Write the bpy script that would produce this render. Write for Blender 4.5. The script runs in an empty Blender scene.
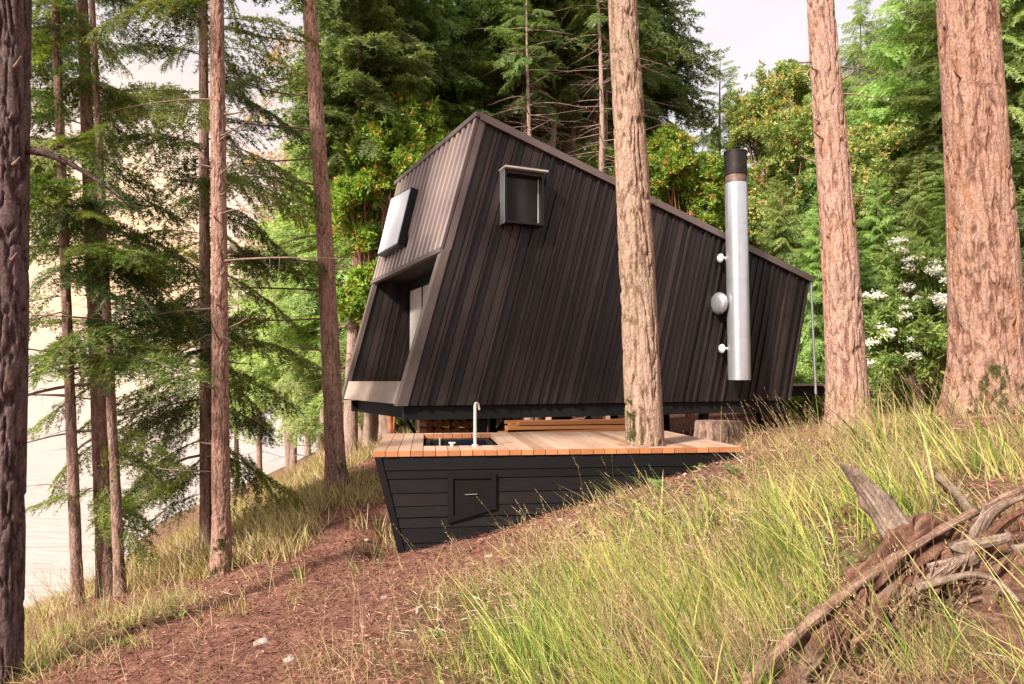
import bpy, math
import numpy as np
R = math.radians
F = 683.0
PITCH = math.atan(38 / 683)
CP, SP = math.cos(PITCH), math.sin(PITCH)
rng = np.random.default_rng(11)
scene = bpy.context.scene
COL = scene.collection

# ------------------------------------------------------------------ survey helpers
def ray(px, py):
    cx = (px - 512) / F; cy = (342 - py) / F
    return np.array([cx, CP - cy * SP, SP + cy * CP])
def P(px, py, Y):
    r = ray(px, py); return r * (Y / r[1])
def on_plane(px, py, p0, n):
    r = ray(px, py); return r * (np.dot(p0, n) / np.dot(r, n))
def on_level(px, py, z):
    r = ray(px, py); return r * (z / r[2])

# ------------------------------------------------------------------ noise
def _h(ix, iy, iz, s):
    h = (ix * 374761393 + iy * 668265263 + iz * 1440662683 + s * 974711) & 0xffffffff
    h = ((h ^ (h >> 13)) * 1274126177) & 0xffffffff
    h = ((h ^ (h >> 15)) * 2246822519) & 0xffffffff
    return (h ^ (h >> 16)) / 4294967296.0
def vnoise(p, s=0):
    p = np.asarray(p, float); i = np.floor(p).astype(np.int64); f = p - i
    f = f * f * (3 - 2 * f); out = 0
    for dx in (0, 1):
        wx = f[..., 0] if dx else 1 - f[..., 0]
        for dy in (0, 1):
            wy = f[..., 1] if dy else 1 - f[..., 1]
            for dz in (0, 1):
                wz = f[..., 2] if dz else 1 - f[..., 2]
                out = out + wx * wy * wz * _h(i[..., 0] + dx, i[..., 1] + dy, i[..., 2] + dz, s)
    return out
def fbm(p, s=0, o=4):
    a, t, r = .5, 0., 0.
    p = np.asarray(p, float)
    for k in range(o):
        r = r + a * vnoise(p, s + k); t += a; a *= .5; p = p * 2.03 + 7.1
    return r / t
def unit(v):
    v = np.asarray(v, float); return v / np.maximum(np.linalg.norm(v, axis=-1, keepdims=True), 1e-9)
def sstep(a, b, x):
    t = np.clip((x - a) / (b - a), 0, 1); return t * t * (3 - 2 * t)

# ------------------------------------------------------------------ mesh building
ORIG = {}
class MB:
    def __init__(s):
        s.v = []; s.q = []; s.t = []; s.qm = []; s.tm = []; s.n = 0; s.tint = []; s.bc = []
    def add(s, v, quads=None, tris=None, tint=.5, bc=None, m=0):
        v = np.asarray(v, float).reshape(-1, 3); k = len(v)
        s.v.append(v)
        s.tint.append(np.broadcast_to(np.asarray(tint, float), (k,)))
        s.bc.append(v if bc is None else np.asarray(bc, float).reshape(-1, 3))
        if quads is not None and len(quads):
            q = np.asarray(quads, np.int64).reshape(-1, 4) + s.n; s.q.append(q); s.qm.append(np.full(len(q), m))
        if tris is not None and len(tris):
            t = np.asarray(tris, np.int64).reshape(-1, 3) + s.n; s.t.append(t); s.tm.append(np.full(len(t), m))
        s.n += k
    def data(s):
        z = lambda l, w: np.concatenate(l) if l else np.zeros((0, w), np.int64)
        return (np.concatenate(s.v), z(s.q, 4), z(s.t, 3), np.concatenate(s.tint), np.concatenate(s.bc),
                np.concatenate(s.qm + s.tm) if (s.qm or s.tm) else np.zeros(0))
    def mesh(s, name, mats, org=(0, 0, 0), smooth=False):
        v, q, t, ti, bc, mi = s.data()
        v = v - np.asarray(org)
        me = bpy.data.meshes.new(name)
        me.vertices.add(len(v)); me.vertices.foreach_set('co', v.astype(np.float32).ravel())
        nl = q.size + t.size
        me.loops.add(nl)
        me.loops.foreach_set('vertex_index', np.concatenate([q.ravel(), t.ravel()]).astype(np.int32))
        me.polygons.add(len(q) + len(t))
        st = np.concatenate([np.arange(len(q)) * 4, len(q) * 4 + np.arange(len(t)) * 3]).astype(np.int32)
        me.polygons.foreach_set('loop_start', st)
        if not isinstance(mats, (list, tuple)): mats = [mats]
        for m in mats: me.materials.append(m)
        me.polygons.foreach_set('material_index', mi.astype(np.int32))
        me.polygons.foreach_set('use_smooth', np.full(len(mi), smooth))
        a = me.attributes.new('tint', 'FLOAT', 'POINT'); a.data.foreach_set('value', ti.astype(np.float32))
        a = me.attributes.new('bc', 'FLOAT_VECTOR', 'POINT'); a.data.foreach_set('vector', bc.astype(np.float32).ravel())
        me.update(calc_edges=True); me.validate()
        return me
    def build(s, name, mats, parent=None, smooth=False, org=None, bevel=0):
        if org is None: org = ORIG[parent.name] if parent is not None else (0, 0, 0)
        o = bpy.data.objects.new(name, s.mesh(name, mats, org, smooth)); COL.objects.link(o)
        ORIG[o.name] = np.asarray(org, float)
        if parent is not None: o.parent = parent
        else: o.location = org
        if bevel:
            b = o.modifiers.new('bevel', 'BEVEL'); b.width = bevel; b.segments = 2; b.limit_method = 'ANGLE'
        return o
def tag(o, label=None, cat=None, group=None, kind=None):
    if label: o['label'] = label
    if cat: o['category'] = cat
    if group: o['group'] = group
    if kind: o['kind'] = kind
    return o
def thing(name, label, cat, loc, group=None):
    o = bpy.data.objects.new(name, None); COL.objects.link(o); o.location = loc; o.empty_display_size = .2
    ORIG[o.name] = np.asarray(loc, float)
    return tag(o, label, cat, group)

QB = [[0, 3, 2, 1], [4, 5, 6, 7], [0, 1, 5, 4], [1, 2, 6, 5], [2, 3, 7, 6], [3, 0, 4, 7]]
def hexa(mb, c8, tint=.5, bc=None, m=0):
    mb.add(c8, quads=QB, tint=tint, bc=bc, m=m)
def slab(mb, quad, off, tint=.5, bc=None, m=0):
    """quad: 4 corners; off: vector through the thickness"""
    q = np.asarray(quad, float); hexa(mb, np.concatenate([q, q + off]), tint, bc, m)
def box(mb, c, size, X=(1, 0, 0), Y=(0, 1, 0), Z=(0, 0, 1), tint=.5, m=0, bc=None):
    X, Y, Z = [np.asarray(a, float) * k / 2 for a, k in zip((X, Y, Z), size)]
    c = np.asarray(c, float)
    q = [c - X - Y - Z, c + X - Y - Z, c + X + Y - Z, c - X + Y - Z]
    hexa(mb, np.array(q + [p + 2 * Z for p in q]), tint, bc, m)
def beam(mb, a, b, w, h, up=(0, 0, 1), tint=.5, m=0):
    a = np.asarray(a, float); b = np.asarray(b, float); d = unit(b - a)
    s = unit(np.cross(d, up)); u = np.cross(s, d)
    L = np.linalg.norm(b - a)
    bc = np.array([[0, 0, 0], [w, 0, 0], [w, h, 0], [0, h, 0], [0, 0, L], [w, 0, L], [w, h, L], [0, h, L]]) + rng.random(3) * 9
    q = [a - s * w / 2 - u * h / 2, a + s * w / 2 - u * h / 2, a + s * w / 2 + u * h / 2, a - s * w / 2 + u * h / 2]
    hexa(mb, np.array(q + [p + (b - a) for p in q]), tint, bc, m)
def frames(path):
    path = np.asarray(path, float); T = unit(np.gradient(path, axis=0))
    N = np.zeros_like(T); n = np.cross(T[0], [0.13, 1, .07]); N[0] = unit(n)
    for i in range(1, len(T)):
        n = N[i - 1] - T[i] * np.dot(N[i - 1], T[i]); N[i] = unit(n)
    return T, N, np.cross(T, N)
def tube(mb, path, rad, n=10, tint=.5, m=0, caps=True, flat=1.0, fn=None):
    path = np.asarray(path, float); rad = np.broadcast_to(np.asarray(rad, float), (len(path),))
    T, N, B = frames(path)
    a = np.arange(n) * 2 * np.pi / n
    rr = np.broadcast_to(rad[:, None], (len(path), n)).copy()
    ti = np.full((len(path), n), tint)
    if fn is not None:
        f, ti2 = fn(path, a, rr); rr = rr * f; ti = ti2
    v = path[:, None] + rr[..., None] * (np.cos(a)[None, :, None] * N[:, None] + flat * np.sin(a)[None, :, None] * B[:, None])
    i = np.arange(len(path) - 1)[:, None] * n; j = np.arange(n)[None]; k = (j + 1) % n
    q = np.stack([i + j, i + k, i + n + k, i + n + j], -1).reshape(-1, 4)
    s = np.concatenate([[0], np.cumsum(np.linalg.norm(np.diff(path, axis=0), axis=1))])
    bc = np.stack(np.broadcast_arrays(np.cos(a)[None] * rad[:, None], np.sin(a)[None] * rad[:, None], s[:, None]), -1)
    v = v.reshape(-1, 3); bc = bc.reshape(-1, 3); ti = np.asarray(ti).reshape(-1)
    if caps:
        L = len(v)
        v = np.concatenate([v, path[:1], path[-1:]]); bc = np.concatenate([bc, path[:1], path[-1:]])
        e = (len(path) - 1) * n
        v = np.concatenate([v, v[:n], v[e:e + n]]); bc = np.concatenate([bc, bc[:n], bc[e:e + n]])
        ti = np.concatenate([ti, [.5, .5], ti[:n], ti[e:e + n]])
        jj = np.arange(n); kk = (jj + 1) % n; a0 = L + 2; a1 = a0 + n
        t = np.concatenate([np.stack([a0 + kk, a0 + jj, np.full(n, L)], -1), np.stack([a1 + jj, a1 + kk, np.full(n, L + 1)], -1)])
        mb.add(v, q, t, ti, bc, m)
    else: mb.add(v, q, None, ti, bc, m)
def curve(pts, n=24):
    """Catmull-Rom through pts"""
    p = np.asarray(pts, float); p = np.concatenate([[2 * p[0] - p[1]], p, [2 * p[-1] - p[-2]]])
    out = []; seg = len(p) - 3
    for t in np.linspace(0, seg, n):
        i = min(int(t), seg - 1); u = t - i; a, b, c, d = p[i:i + 4]
        out.append(.5 * ((2 * b) + (c - a) * u + (2 * a - 5 * b + 4 * c - d) * u ** 2 + (3 * b - a - 3 * c + d) * u ** 3))
    return np.array(out)

# ------------------------------------------------------------------ materials
def mat(name):
    m = bpy.data.materials.new(name); m.use_nodes = True
    nt = m.node_tree; return m, nt, nt.nodes['Principled BSDF']
def N(nt, typ, **kw):
    n = nt.nodes.new(typ)
    for k, v in kw.items(): setattr(n, k, v)
    return n
def ramp(nt, fac, stops, interp='LINEAR'):
    r = N(nt, 'ShaderNodeValToRGB'); cr = r.color_ramp; cr.interpolation = interp
    while len(cr.elements) > len(stops): cr.elements.remove(cr.elements[-1])
    while len(cr.elements) < len(stops): cr.elements.new(.5)
    for e, (p, c) in zip(cr.elements, stops): e.position = p; e.color = (*c, 1) if len(c) == 3 else c
    nt.links.new(fac, r.inputs[0]); return r.outputs[0]
def attr(nt, name, out='Fac'):
    return N(nt, 'ShaderNodeAttribute', attribute_name=name).outputs[out]
def noise(nt, vec, scale, detail=4, rough=.55, dist=0, stretch=None):
    if stretch is not None:
        mp = N(nt, 'ShaderNodeMapping'); mp.inputs['Scale'].default_value = stretch
        nt.links.new(vec, mp.inputs[0]); vec = mp.outputs[0]
    n = N(nt, 'ShaderNodeTexNoise'); n.inputs['Scale'].default_value = scale; n.inputs['Detail'].default_value = detail
    n.inputs['Roughness'].default_value = rough; n.inputs['Distortion'].default_value = dist
    nt.links.new(vec, n.inputs['Vector']); return n.outputs['Fac']
def mixc(nt, fac, a, b, mode='MIX'):
    m = N(nt, 'ShaderNodeMix', data_type='RGBA', blend_type=mode)
    for sck, val in ((m.inputs[0], fac), (m.inputs[6], a), (m.inputs[7], b)):
        if hasattr(val, 'links'): nt.links.new(val, sck)
        else: sck.default_value = val if not isinstance(val, tuple) else (*val, 1)
    return m.outputs[2]
def math_(nt, op, a, b=0., clamp=False):
    m = N(nt, 'ShaderNodeMath', operation=op, use_clamp=clamp)
    for sck, val in ((m.inputs[0], a), (m.inputs[1], b)):
        if hasattr(val, 'links'): nt.links.new(val, sck)
        else: sck.default_value = val
    return m.outputs[0]
def bump(nt, bs, h, strength=.5, dist=.01):
    b = N(nt, 'ShaderNodeBump'); b.inputs['Strength'].default_value = strength; b.inputs['Distance'].default_value = dist
    nt.links.new(h, b.inputs['Height']); nt.links.new(b.outputs[0], bs.inputs['Normal'])
def objco(nt): return N(nt, 'ShaderNodeTexCoord').outputs['Object']

def m_plain(name, c, rough=.6, metal=0., var=.25, scale=6):
    m, nt, b = mat(name)
    f = noise(nt, objco(nt), scale, 5)
    lo = tuple(x * (1 - var) for x in c); hi = tuple(min(1, x * (1 + var)) for x in c)
    nt.links.new(ramp(nt, f, [(.3, lo), (.7, hi)]), b.inputs['Base Color'])
    b.inputs['Roughness'].default_value = rough; b.inputs['Metallic'].default_value = metal
    return m
def m_boards(name, stops, rough=.7, grain=1., spec=.4, knots=True):
    """sawn boards: per-board tint, grain along the board (bc.z runs along it), knots"""
    m, nt, b = mat(name)
    bc = attr(nt, 'bc', 'Vector'); ti = attr(nt, 'tint')
    g = noise(nt, bc, 10, 5, .6, .5, (4, 4, .4))
    g2 = noise(nt, bc, 3, 3, .5, 0, (1.5, 1.5, .6))
    f = math_(nt, 'ADD', math_(nt, 'MULTIPLY', g, .27), math_(nt, 'MULTIPLY', ti, .58))
    f = math_(nt, 'ADD', f, math_(nt, 'MULTIPLY', g2, .3)); f = math_(nt, 'SUBTRACT', f, .1)
    c = ramp(nt, f, stops)
    if knots:
        v = N(nt, 'ShaderNodeTexVoronoi'); v.inputs['Scale'].default_value = 3.2
        mp = N(nt, 'ShaderNodeMapping'); mp.inputs['Scale'].default_value = (2.2, 2.2, .75)
        nt.links.new(bc, mp.inputs[0]); nt.links.new(mp.outputs[0], v.inputs['Vector'])
        k = ramp(nt, v.outputs['Distance'], [(.03, (1, 1, 1)), (.09, (0, 0, 0))])
        c = mixc(nt, math_(nt, 'MULTIPLY', k, .75), c, tuple(x * .35 for x in stops[0][1]))
    nt.links.new(c, b.inputs['Base Color'])
    b.inputs['Roughness'].default_value = rough
    b.inputs['Specular IOR Level'].default_value = spec
    bump(nt, b, g, .35 * grain, .004)
    return m
def m_bark(name, dark, mid, light, lichen, lich_amt=.35, inner=None, plates=True):
    m, nt, b = mat(name)
    co = objco(nt); gr = attr(nt, 'tint')
    n1 = noise(nt, co, 26, 8, .75, .6, (1, 1, .4))
    vo = N(nt, 'ShaderNodeTexVoronoi', feature='DISTANCE_TO_EDGE'); vo.inputs['Scale'].default_value = 17
    mpv = N(nt, 'ShaderNodeMapping'); mpv.inputs['Scale'].default_value = (1, 1, .2)
    wv = N(nt, 'ShaderNodeVectorMath', operation='ADD'); nt.links.new(co, mpv.inputs[0]); nt.links.new(mpv.outputs[0], wv.inputs[0])
    tn = N(nt, 'ShaderNodeTexNoise'); tn.inputs['Scale'].default_value = 14; tn.inputs['Detail'].default_value = 4; nt.links.new(co, tn.inputs['Vector'])
    sc_ = N(nt, 'ShaderNodeVectorMath', operation='SCALE'); sc_.inputs['Scale'].default_value = .07; nt.links.new(tn.outputs['Color'], sc_.inputs[0]); nt.links.new(sc_.outputs[0], wv.inputs[1])
    nt.links.new(wv.outputs[0], vo.inputs['Vector'])
    crack = ramp(nt, vo.outputs['Distance'], [(.0, (0, 0, 0)), (.22, (1, 1, 1))])
    n2 = noise(nt, co, 60, 6, .7, 0, (1, 1, .6))
    f = math_(nt, 'ADD', math_(nt, 'MULTIPLY', gr, .46), math_(nt, 'MULTIPLY', n1, .72)); f = math_(nt, 'ADD', f, math_(nt, 'MULTIPLY', crack if plates else noise(nt, attr(nt, 'bc', 'Vector'), 30, 6, .75, .2, (1, 1, .2)), .3)); f = math_(nt, 'SUBTRACT', f, .17 if plates else .26)
    c = ramp(nt, f, [(.12, dark), (.42, mid), (.72, light), (.95, tuple(min(1, x * 1.25) for x in light))])
    l = ramp(nt, noise(nt, co, 3.1, 6, .65, .5), [(.53, (0, 0, 0)), (.68, (1, 1, 1))])
    c = mixc(nt, math_(nt, 'MULTIPLY', l, lich_amt), c, lichen)
    if inner:
        l2 = ramp(nt, noise(nt, co, 1.6, 5, .6, .8, (1.6, 1.6, .5)), [(.55, (0, 0, 0)), (.66, (1, 1, 1))])
        c = mixc(nt, math_(nt, 'MULTIPLY', l2, .6), c, inner)
    fl = ramp(nt, n2, [(.35, (.6, .57, .56)), (.5, (.95, .95, .95)), (.68, (1.25, 1.22, 1.2))])
    c = mixc(nt, 1., c, fl, 'MULTIPLY')
    nt.links.new(c, b.inputs['Base Color']); b.inputs['Roughness'].default_value = .9
    b.inputs['Specular IOR Level'].default_value = .15
    h = math_(nt, 'ADD', math_(nt, 'ADD', n1, math_(nt, 'MULTIPLY', n2, .5)), math_(nt, 'MULTIPLY', crack, .4 if plates else 0.))
    bump(nt, b, h, .9, .02)
    return m
def m_leaf(name, stops, trans=.35, rough=.5, tcol=1.5):
    m, nt, b = mat(name)
    ti = attr(nt, 'tint')
    oi = N(nt, 'ShaderNodeObjectInfo').outputs['Random']
    c = ramp(nt, ti, stops)
    hs = N(nt, 'ShaderNodeHueSaturation')
    nt.links.new(c, hs.inputs['Color'])
    nt.links.new(math_(nt, 'ADD', math_(nt, 'MULTIPLY', oi, .035), .483), hs.inputs['Hue'])
    nt.links.new(math_(nt, 'ADD', math_(nt, 'MULTIPLY', oi, .4), .85), hs.inputs['Value'])
    c = hs.outputs[0]
    nt.links.new(c, b.inputs['Base Color']); b.inputs['Roughness'].default_value = rough
    b.inputs['Specular IOR Level'].default_value = .3
    tr = N(nt, 'ShaderNodeBsdfTranslucent')
    nt.links.new(mixc(nt, 1., c, (tcol, tcol * 1.05, tcol * .6), 'MULTIPLY'), tr.inputs[0])
    mx = N(nt, 'ShaderNodeMixShader'); mx.inputs[0].default_value = trans
    nt.links.new(b.outputs[0], mx.inputs[1]); nt.links.new(tr.outputs[0], mx.inputs[2])
    nt.links.new(mx.outputs[0], nt.nodes['Material Output'].inputs[0])
    return m

M = {}
M['ebony'] = m_boards('ebony_stained_cedar', [(.12, (.004, .0022, .0024)), (.36, (.011, .006, .0058)), (.52, (.021, .0122, .0112)), (.68, (.044, .0275, .0245)), (.85, (.10, .066, .058)), (1, (.18, .12, .10))], .6, 1.8)
M['trim'] = m_boards('weathered_trim', [(.1, (.05, .034, .029)), (.5, (.12, .088, .078)), (1, (.25, .195, .175))], .6)
M['fascia'] = m_boards('pale_weathered_board', [(.1, (.2, .13, .1)), (.5, (.42, .31, .25)), (1, (.58, .48, .41))], .7)
M['black'] = m_boards('black_stained_board', [(.1, (.002, .0013, .0015)), (.45, (.0048, .0034, .0037)), (.75, (.012, .0085, .009)), (1, (.035, .026, .026))], .6, 1.5, .2)
M['under'] = m_boards('dark_framing', [(.1, (.002, .0016, .0016)), (.6, (.006, .0045, .0042)), (1, (.02, .013, .01))], .8)
M['deck'] = m_boards('weathered_decking', [(.05, (.26, .125, .07)), (.5, (.46, .295, .205)), (1, (.58, .44, .35))], .45, .6, .5)
M['cut'] = m_boards('fresh_cut_cedar', [(.05, (.2, .06, .02)), (.5, (.4, .15, .055)), (1, (.56, .27, .12))], .7)
M['lumber'] = m_boards('stacked_lumber', [(.05, (.12, .04, .012)), (.5, (.26, .095, .03)), (1, (.42, .19, .07))], .7)
M['metal'] = m_plain('brown_standing_seam', (.33, .25, .232), .4, .1, .08, 2)
M['metal_trim'] = m_plain('brown_metal_trim', (.13, .092, .083), .42, .1, .1, 3)
M['roof'] = m_plain('dark_roof_metal', (.03, .025, .026), .5, .2)
M['galv'] = m_plain('galvanised_pipe', (.6, .6, .63), .3, .75, .07, 5)
M['sooty'] = m_plain('sooty_cap', (.016, .011, .009), .65, .4, .7, 9)
M['rust'] = m_plain('rusty_band', (.16, .10, .08), .6, .5, .5, 14)
M['steel'] = m_plain('brushed_steel', (.6, .6, .6), .3, .8, .05)
M['chrome'] = m_plain('pale_chrome', (.72, .7, .68), .28, .6, .05)
M['frame'] = m_plain('black_frame', (.007, .006, .0065), .4, .1)
M['hood'] = m_plain('pale_flashing', (.62, .55, .5), .4, .3, .08)
M['white'] = m_plain('white_plastic', (.6, .6, .6), .4, 0, .04)
M['blue'] = m_plain('blue_liner', (.005, .008, .02), .3, 0, .3)
m, nt, b = mat('window_glass'); b.inputs['Base Color'].default_value = (.016, .013, .013, 1); b.inputs['Roughness'].default_value = .22
b.inputs['Specular IOR Level'].default_value = .5
b.inputs['Roughness'].default_value = .12
M['glass'] = m
m, nt, b = mat('sky_reflection_white'); b.inputs['Base Color'].default_value = (.9, .9, .92, 1); b.inputs['Roughness'].default_value = .5  # reflected sky is put into the white base colour of this pane
b.inputs['Coat Weight'].default_value = .15
M['sky_reflection'] = m
m, nt, b = mat('blind'); M['blind'] = m_plain('pale_door_curtain', (.5, .45, .4), .8, 0, .15, 4)
M['bark_warm'] = m_bark('warm_fir_bark', (.085, .034, .025), (.235, .118, .085), (.375, .23, .175), (.29, .23, .165), .5, (.36, .16, .075))
M['bark_tan'] = m_bark('tan_fir_bark', (.065, .032, .022), (.20, .115, .077), (.34, .225, .165), (.2, .175, .085), .55)
M['bark_red'] = m_bark('red_fir_bark', (.06, .022, .016), (.195, .092, .062), (.32, .185, .135), (.29, .21, .16), .5, (.31, .13, .055))
M['bark_mid'] = m_bark('mid_fir_bark', (.07, .032, .024), (.215, .112, .08), (.35, .21, .16), (.27, .22, .17), .3)
M['bark_left'] = m_bark('mid_dark_fir_bark', (.05, .025, .02), (.17, .095, .072), (.29, .185, .145), (.24, .2, .15), .3)  # mid-dark brown bark of the thin left firs and the sawn stump
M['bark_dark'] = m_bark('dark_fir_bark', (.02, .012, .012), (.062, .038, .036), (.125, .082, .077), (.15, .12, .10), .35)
M['bark_far'] = m_bark('distant_bark', (.08, .045, .035), (.22, .135, .105), (.36, .25, .2), (.3, .25, .2), .3)
M['twig'] = m_plain('dead_twig', (.2, .125, .09), .9, 0, .4, 12)
M['needle_a'] = m_leaf('fir_needles_mid', [(0, (.07, .115, .03)), (.5, (.21, .285, .075)), (1, (.42, .48, .15))], .45, .5, 1.8)
M['needle_b'] = m_leaf('fir_needles_dark', [(0, (.05, .08, .025)), (.5, (.14, .195, .06)), (1, (.3, .35, .12))], .42, .5, 1.7)
M['needle_c'] = m_leaf('cedar_sprays', [(0, (.12, .18, .055)), (.5, (.29, .37, .13)), (1, (.5, .56, .24))], .45, .5, 1.8)
M['needle_left'] = m_leaf('olive_fir_needles', [(0, (.022, .042, .01)), (.4, (.075, .115, .02)), (.75, (.17, .21, .035)), (1, (.32, .34, .07))], .45)  # dark olive foliage of the firs on the left
M['arbutus'] = m_leaf('arbutus_leaves', [(0, (.1, .19, .025)), (.5, (.22, .36, .05)), (.88, (.38, .5, .09)), (.94, (.58, .36, .08)), (1, (.6, .27, .09))], .35, .35)
M['arbutus_y'] = m_leaf('arbutus_yellowing', [(0, (.14, .21, .055)), (.55, (.28, .36, .1)), (.82, (.44, .44, .14)), (.93, (.58, .44, .15)), (1, (.62, .36, .17))], .35, .4)
M['elder'] = m_leaf('elder_leaves', [(0, (.1, .18, .05)), (.5, (.25, .36, .09)), (1, (.44, .54, .17))], .35, .5)
M['petal'] = m_plain('cream_blossom', (.86, .84, .72), .8, 0, .05)
M['grass'] = m_leaf('green_grass', [(0, (.06, .11, .02)), (.35, (.2, .29, .05)), (.6, (.48, .48, .12)), (.85, (.62, .52, .2)), (1, (.62, .48, .24))], .4, .5)
M['straw'] = m_leaf('dry_grass', [(0, (.26, .18, .08)), (.4, (.44, .33, .16)), (.8, (.58, .47, .25)), (1, (.42, .44, .12))], .3, .6, 1.2)
M['litter'] = m_leaf('needle_litter', [(0, (.035, .018, .014)), (.25, (.15, .06, .038)), (.5, (.34, .155, .1)), (.72, (.5, .32, .2)), (.9, (.66, .53, .36)), (1, (.74, .66, .52))], .05, .8, 1.)
M['rot'] = m_bark('rotten_red_wood', (.028, .012, .009), (.155, .07, .045), (.33, .19, .13), (.36, .28, .21), .55, None, False)
M['grey_wood'] = m_bark('weathered_grey_wood', (.09, .05, .036), (.28, .195, .15), (.46, .36, .295), (.36, .29, .22), .3, None, False)
M['stick'] = m_bark('fallen_branch_bark', (.07, .035, .026), (.25, .14, .10), (.44, .29, .22), (.5, .42, .33), .35, None, False)
M['moss'] = m_plain('moss', (.11, .105, .03), .95, 0, .5, 20)
M['stone'] = m_plain('pale_stone', (.32, .27, .24), .9, 0, .3, 12)

# ------------------------------------------------------------------ terrain
CTRL = np.array([(0, 0, -1.95), (0, 4, -1.76), (-1.2, 7.3, -1.95), (2.63, 7.8, -.97), (4.43, 9, -.66), (5.2, 7.5, -.36), (-3.06, 12, -1.93),
    (-3.78, 9, -2.44), (-5.4, 8.5, -2.82), (-4.4, 5.9, -2.5), (2.2, 2.9, -1.28), (4.5, 4, -.75), (-3, 3, -2.45), (-2, 12.5, -1.8), (1, 12, -1.4),
    (6, 15.5, -1.15), (3, 14, -1.25), (9, 12, -.55), (10, 8, .2), (15, 15, .2), (12, 25, -.6), (0, 25, -1.5), (30, 30, 2), (-5, 16, -2.55),
    (-7, 14, -3.6), (-8, 9, -4.4), (-13, 23, -7), (-17, 45, -7), (-20, 95, -7.2), (-5.2, 20, -2.2), (-6.4, 25, -2.9), (-9, 25, -5.2), (-10, 40, -3.5),
    (-18, 140, -7.4), (0, 60, 0), (0, 150, 4), (60, 60, 5), (100, 150, 12), (200, 200, 14), (-60, 20, -14), (-60, 100, -14), (-30, 20, -11),
    (-30, 60, -11), (-32, 150, -11), (0, -20, -3), (-20, -20, -9), (30, -20, 3), (-20, 0, -9), (20, 0, 1.5), (-60, -20, -14), (200, 0, 14), (6, 19, -1.3)], float)
def _tps(a, b):
    d2 = ((a[:, None, :2] - b[None, :, :2]) ** 2).sum(-1); return np.sqrt(d2 + .8)
_K = _tps(CTRL, CTRL); _n = len(CTRL); _Pm = np.c_[np.ones(_n), CTRL[:, :2]]
_A = np.block([[_K + np.eye(_n) * .02, _Pm], [_Pm.T, np.zeros((3, 3))]])
_W = np.linalg.solve(_A, np.r_[CTRL[:, 2], 0, 0, 0])
def ground(x, y):
    x = np.atleast_1d(np.asarray(x, float)); y = np.atleast_1d(np.asarray(y, float)); sh = np.broadcast(x, y).shape
    p = np.stack(np.broadcast_arrays(x, y), -1).reshape(-1, 2); out = np.empty(len(p))
    for i in range(0, len(p), 40000):
        q = p[i:i + 40000]; out[i:i + 40000] = _tps(q, CTRL) @ _W[:_n] + _W[_n] + q @ _W[_n + 1:]
    out = np.clip(out, -14, 16)
    p3 = np.c_[p, np.zeros(len(p))]
    out += (fbm(p3 * .9, 3, 3) - .5) * .16 + (fbm(p3 * 5, 5, 3) - .5) * .07
    return out.reshape(sh)
_ground0 = ground
def ground(x, y):
    z = _ground0(x, y)
    x, y = np.broadcast_arrays(np.asarray(x, float), np.asarray(y, float))
    a, b_ = -.115, .993     # deck axes, near enough for the hollow under it
    lx = (x + 1.55) * .993 + (y - 7.8) * .115; ly = -(x + 1.55) * .115 + (y - 7.8) * .993
    m_ = sstep(-.25, .1, lx) * sstep(4.3, 3.6, lx) * sstep(-.02, .16, ly) * sstep(2.7, 2.3, ly)
    return z - .3 * m_.reshape(z.shape)
def g1(x, y): return float(ground(x, y)[0])
def G(px, py):
    r = ray(px, py); t = np.linspace(1.5, 60, 1200); p = r[None] * t[:, None]
    d = p[:, 2] - ground(p[:, 0], p[:, 1]); i = int(np.argmax(d < 0)); i = i if d.min() < 0 else 900
    return p[i]

# soft patches of what covers the ground, surveyed on the slope
def patches(lst): return [(G(px, py)[:2], r, w) for px, py, r, w in lst]
GREEN = patches([(px, py, r_, w_ * (.42 if px < 300 else .8)) for px, py, r_, w_ in [(680, 610, .6, 1), (790, 560, .6, 1), (600, 660, .5, .9), (740, 650, .5, 1), (720, 540, .6, .9), (820, 500, .7, .9), (900, 450, .7, .25),
    (1000, 425, .8, .35), (500, 650, .4, .7), (100, 625, .9, .9), (50, 650, .7, .9), (860, 425, .8, .2), (950, 470, .6, .5), (760, 490, .5, .3), (650, 575, .45, .7),
    (430, 610, .4, .35), (200, 570, .6, .6), (250, 520, 1, .5),  (980, 640, .5, .6), (560, 610, .4, .6), (360, 575, .35, .35)]])
DRY = patches([(160, 540, 2.2, 1), (195, 515, 2.5, 1), (235, 490, 3, 1), (290, 465, 2.5, 1), (300, 480, 1.6, .9), (280, 525, 1., .8), (330, 460, 1.4, .9), (430, 605, .5, .5), (560, 560, .7, .7), (620, 510, .6, .7), (880, 480, .7, .7), (450, 650, .5, .6),
    (760, 460, .9, .8), (820, 440, .9, .8), (520, 600, .5, .7), (690, 600, .9, .5), (900, 420, 1.2, .9), (1000, 450, .8, .6), (170, 605, .6, .5), (60, 640, .9, .5), (350, 660, .4, .2),
    (860, 600, .6, .6), (660, 520, .8, .5), (800, 640, .6, .4)])
def dens(x, y, L):
    o = np.zeros(len(x))
    for c, r, w in L: o += w * np.exp(-((x - c[0]) ** 2 + (y - c[1]) ** 2) / (2 * r * r))
    return np.clip(o, 0, 1)

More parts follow.
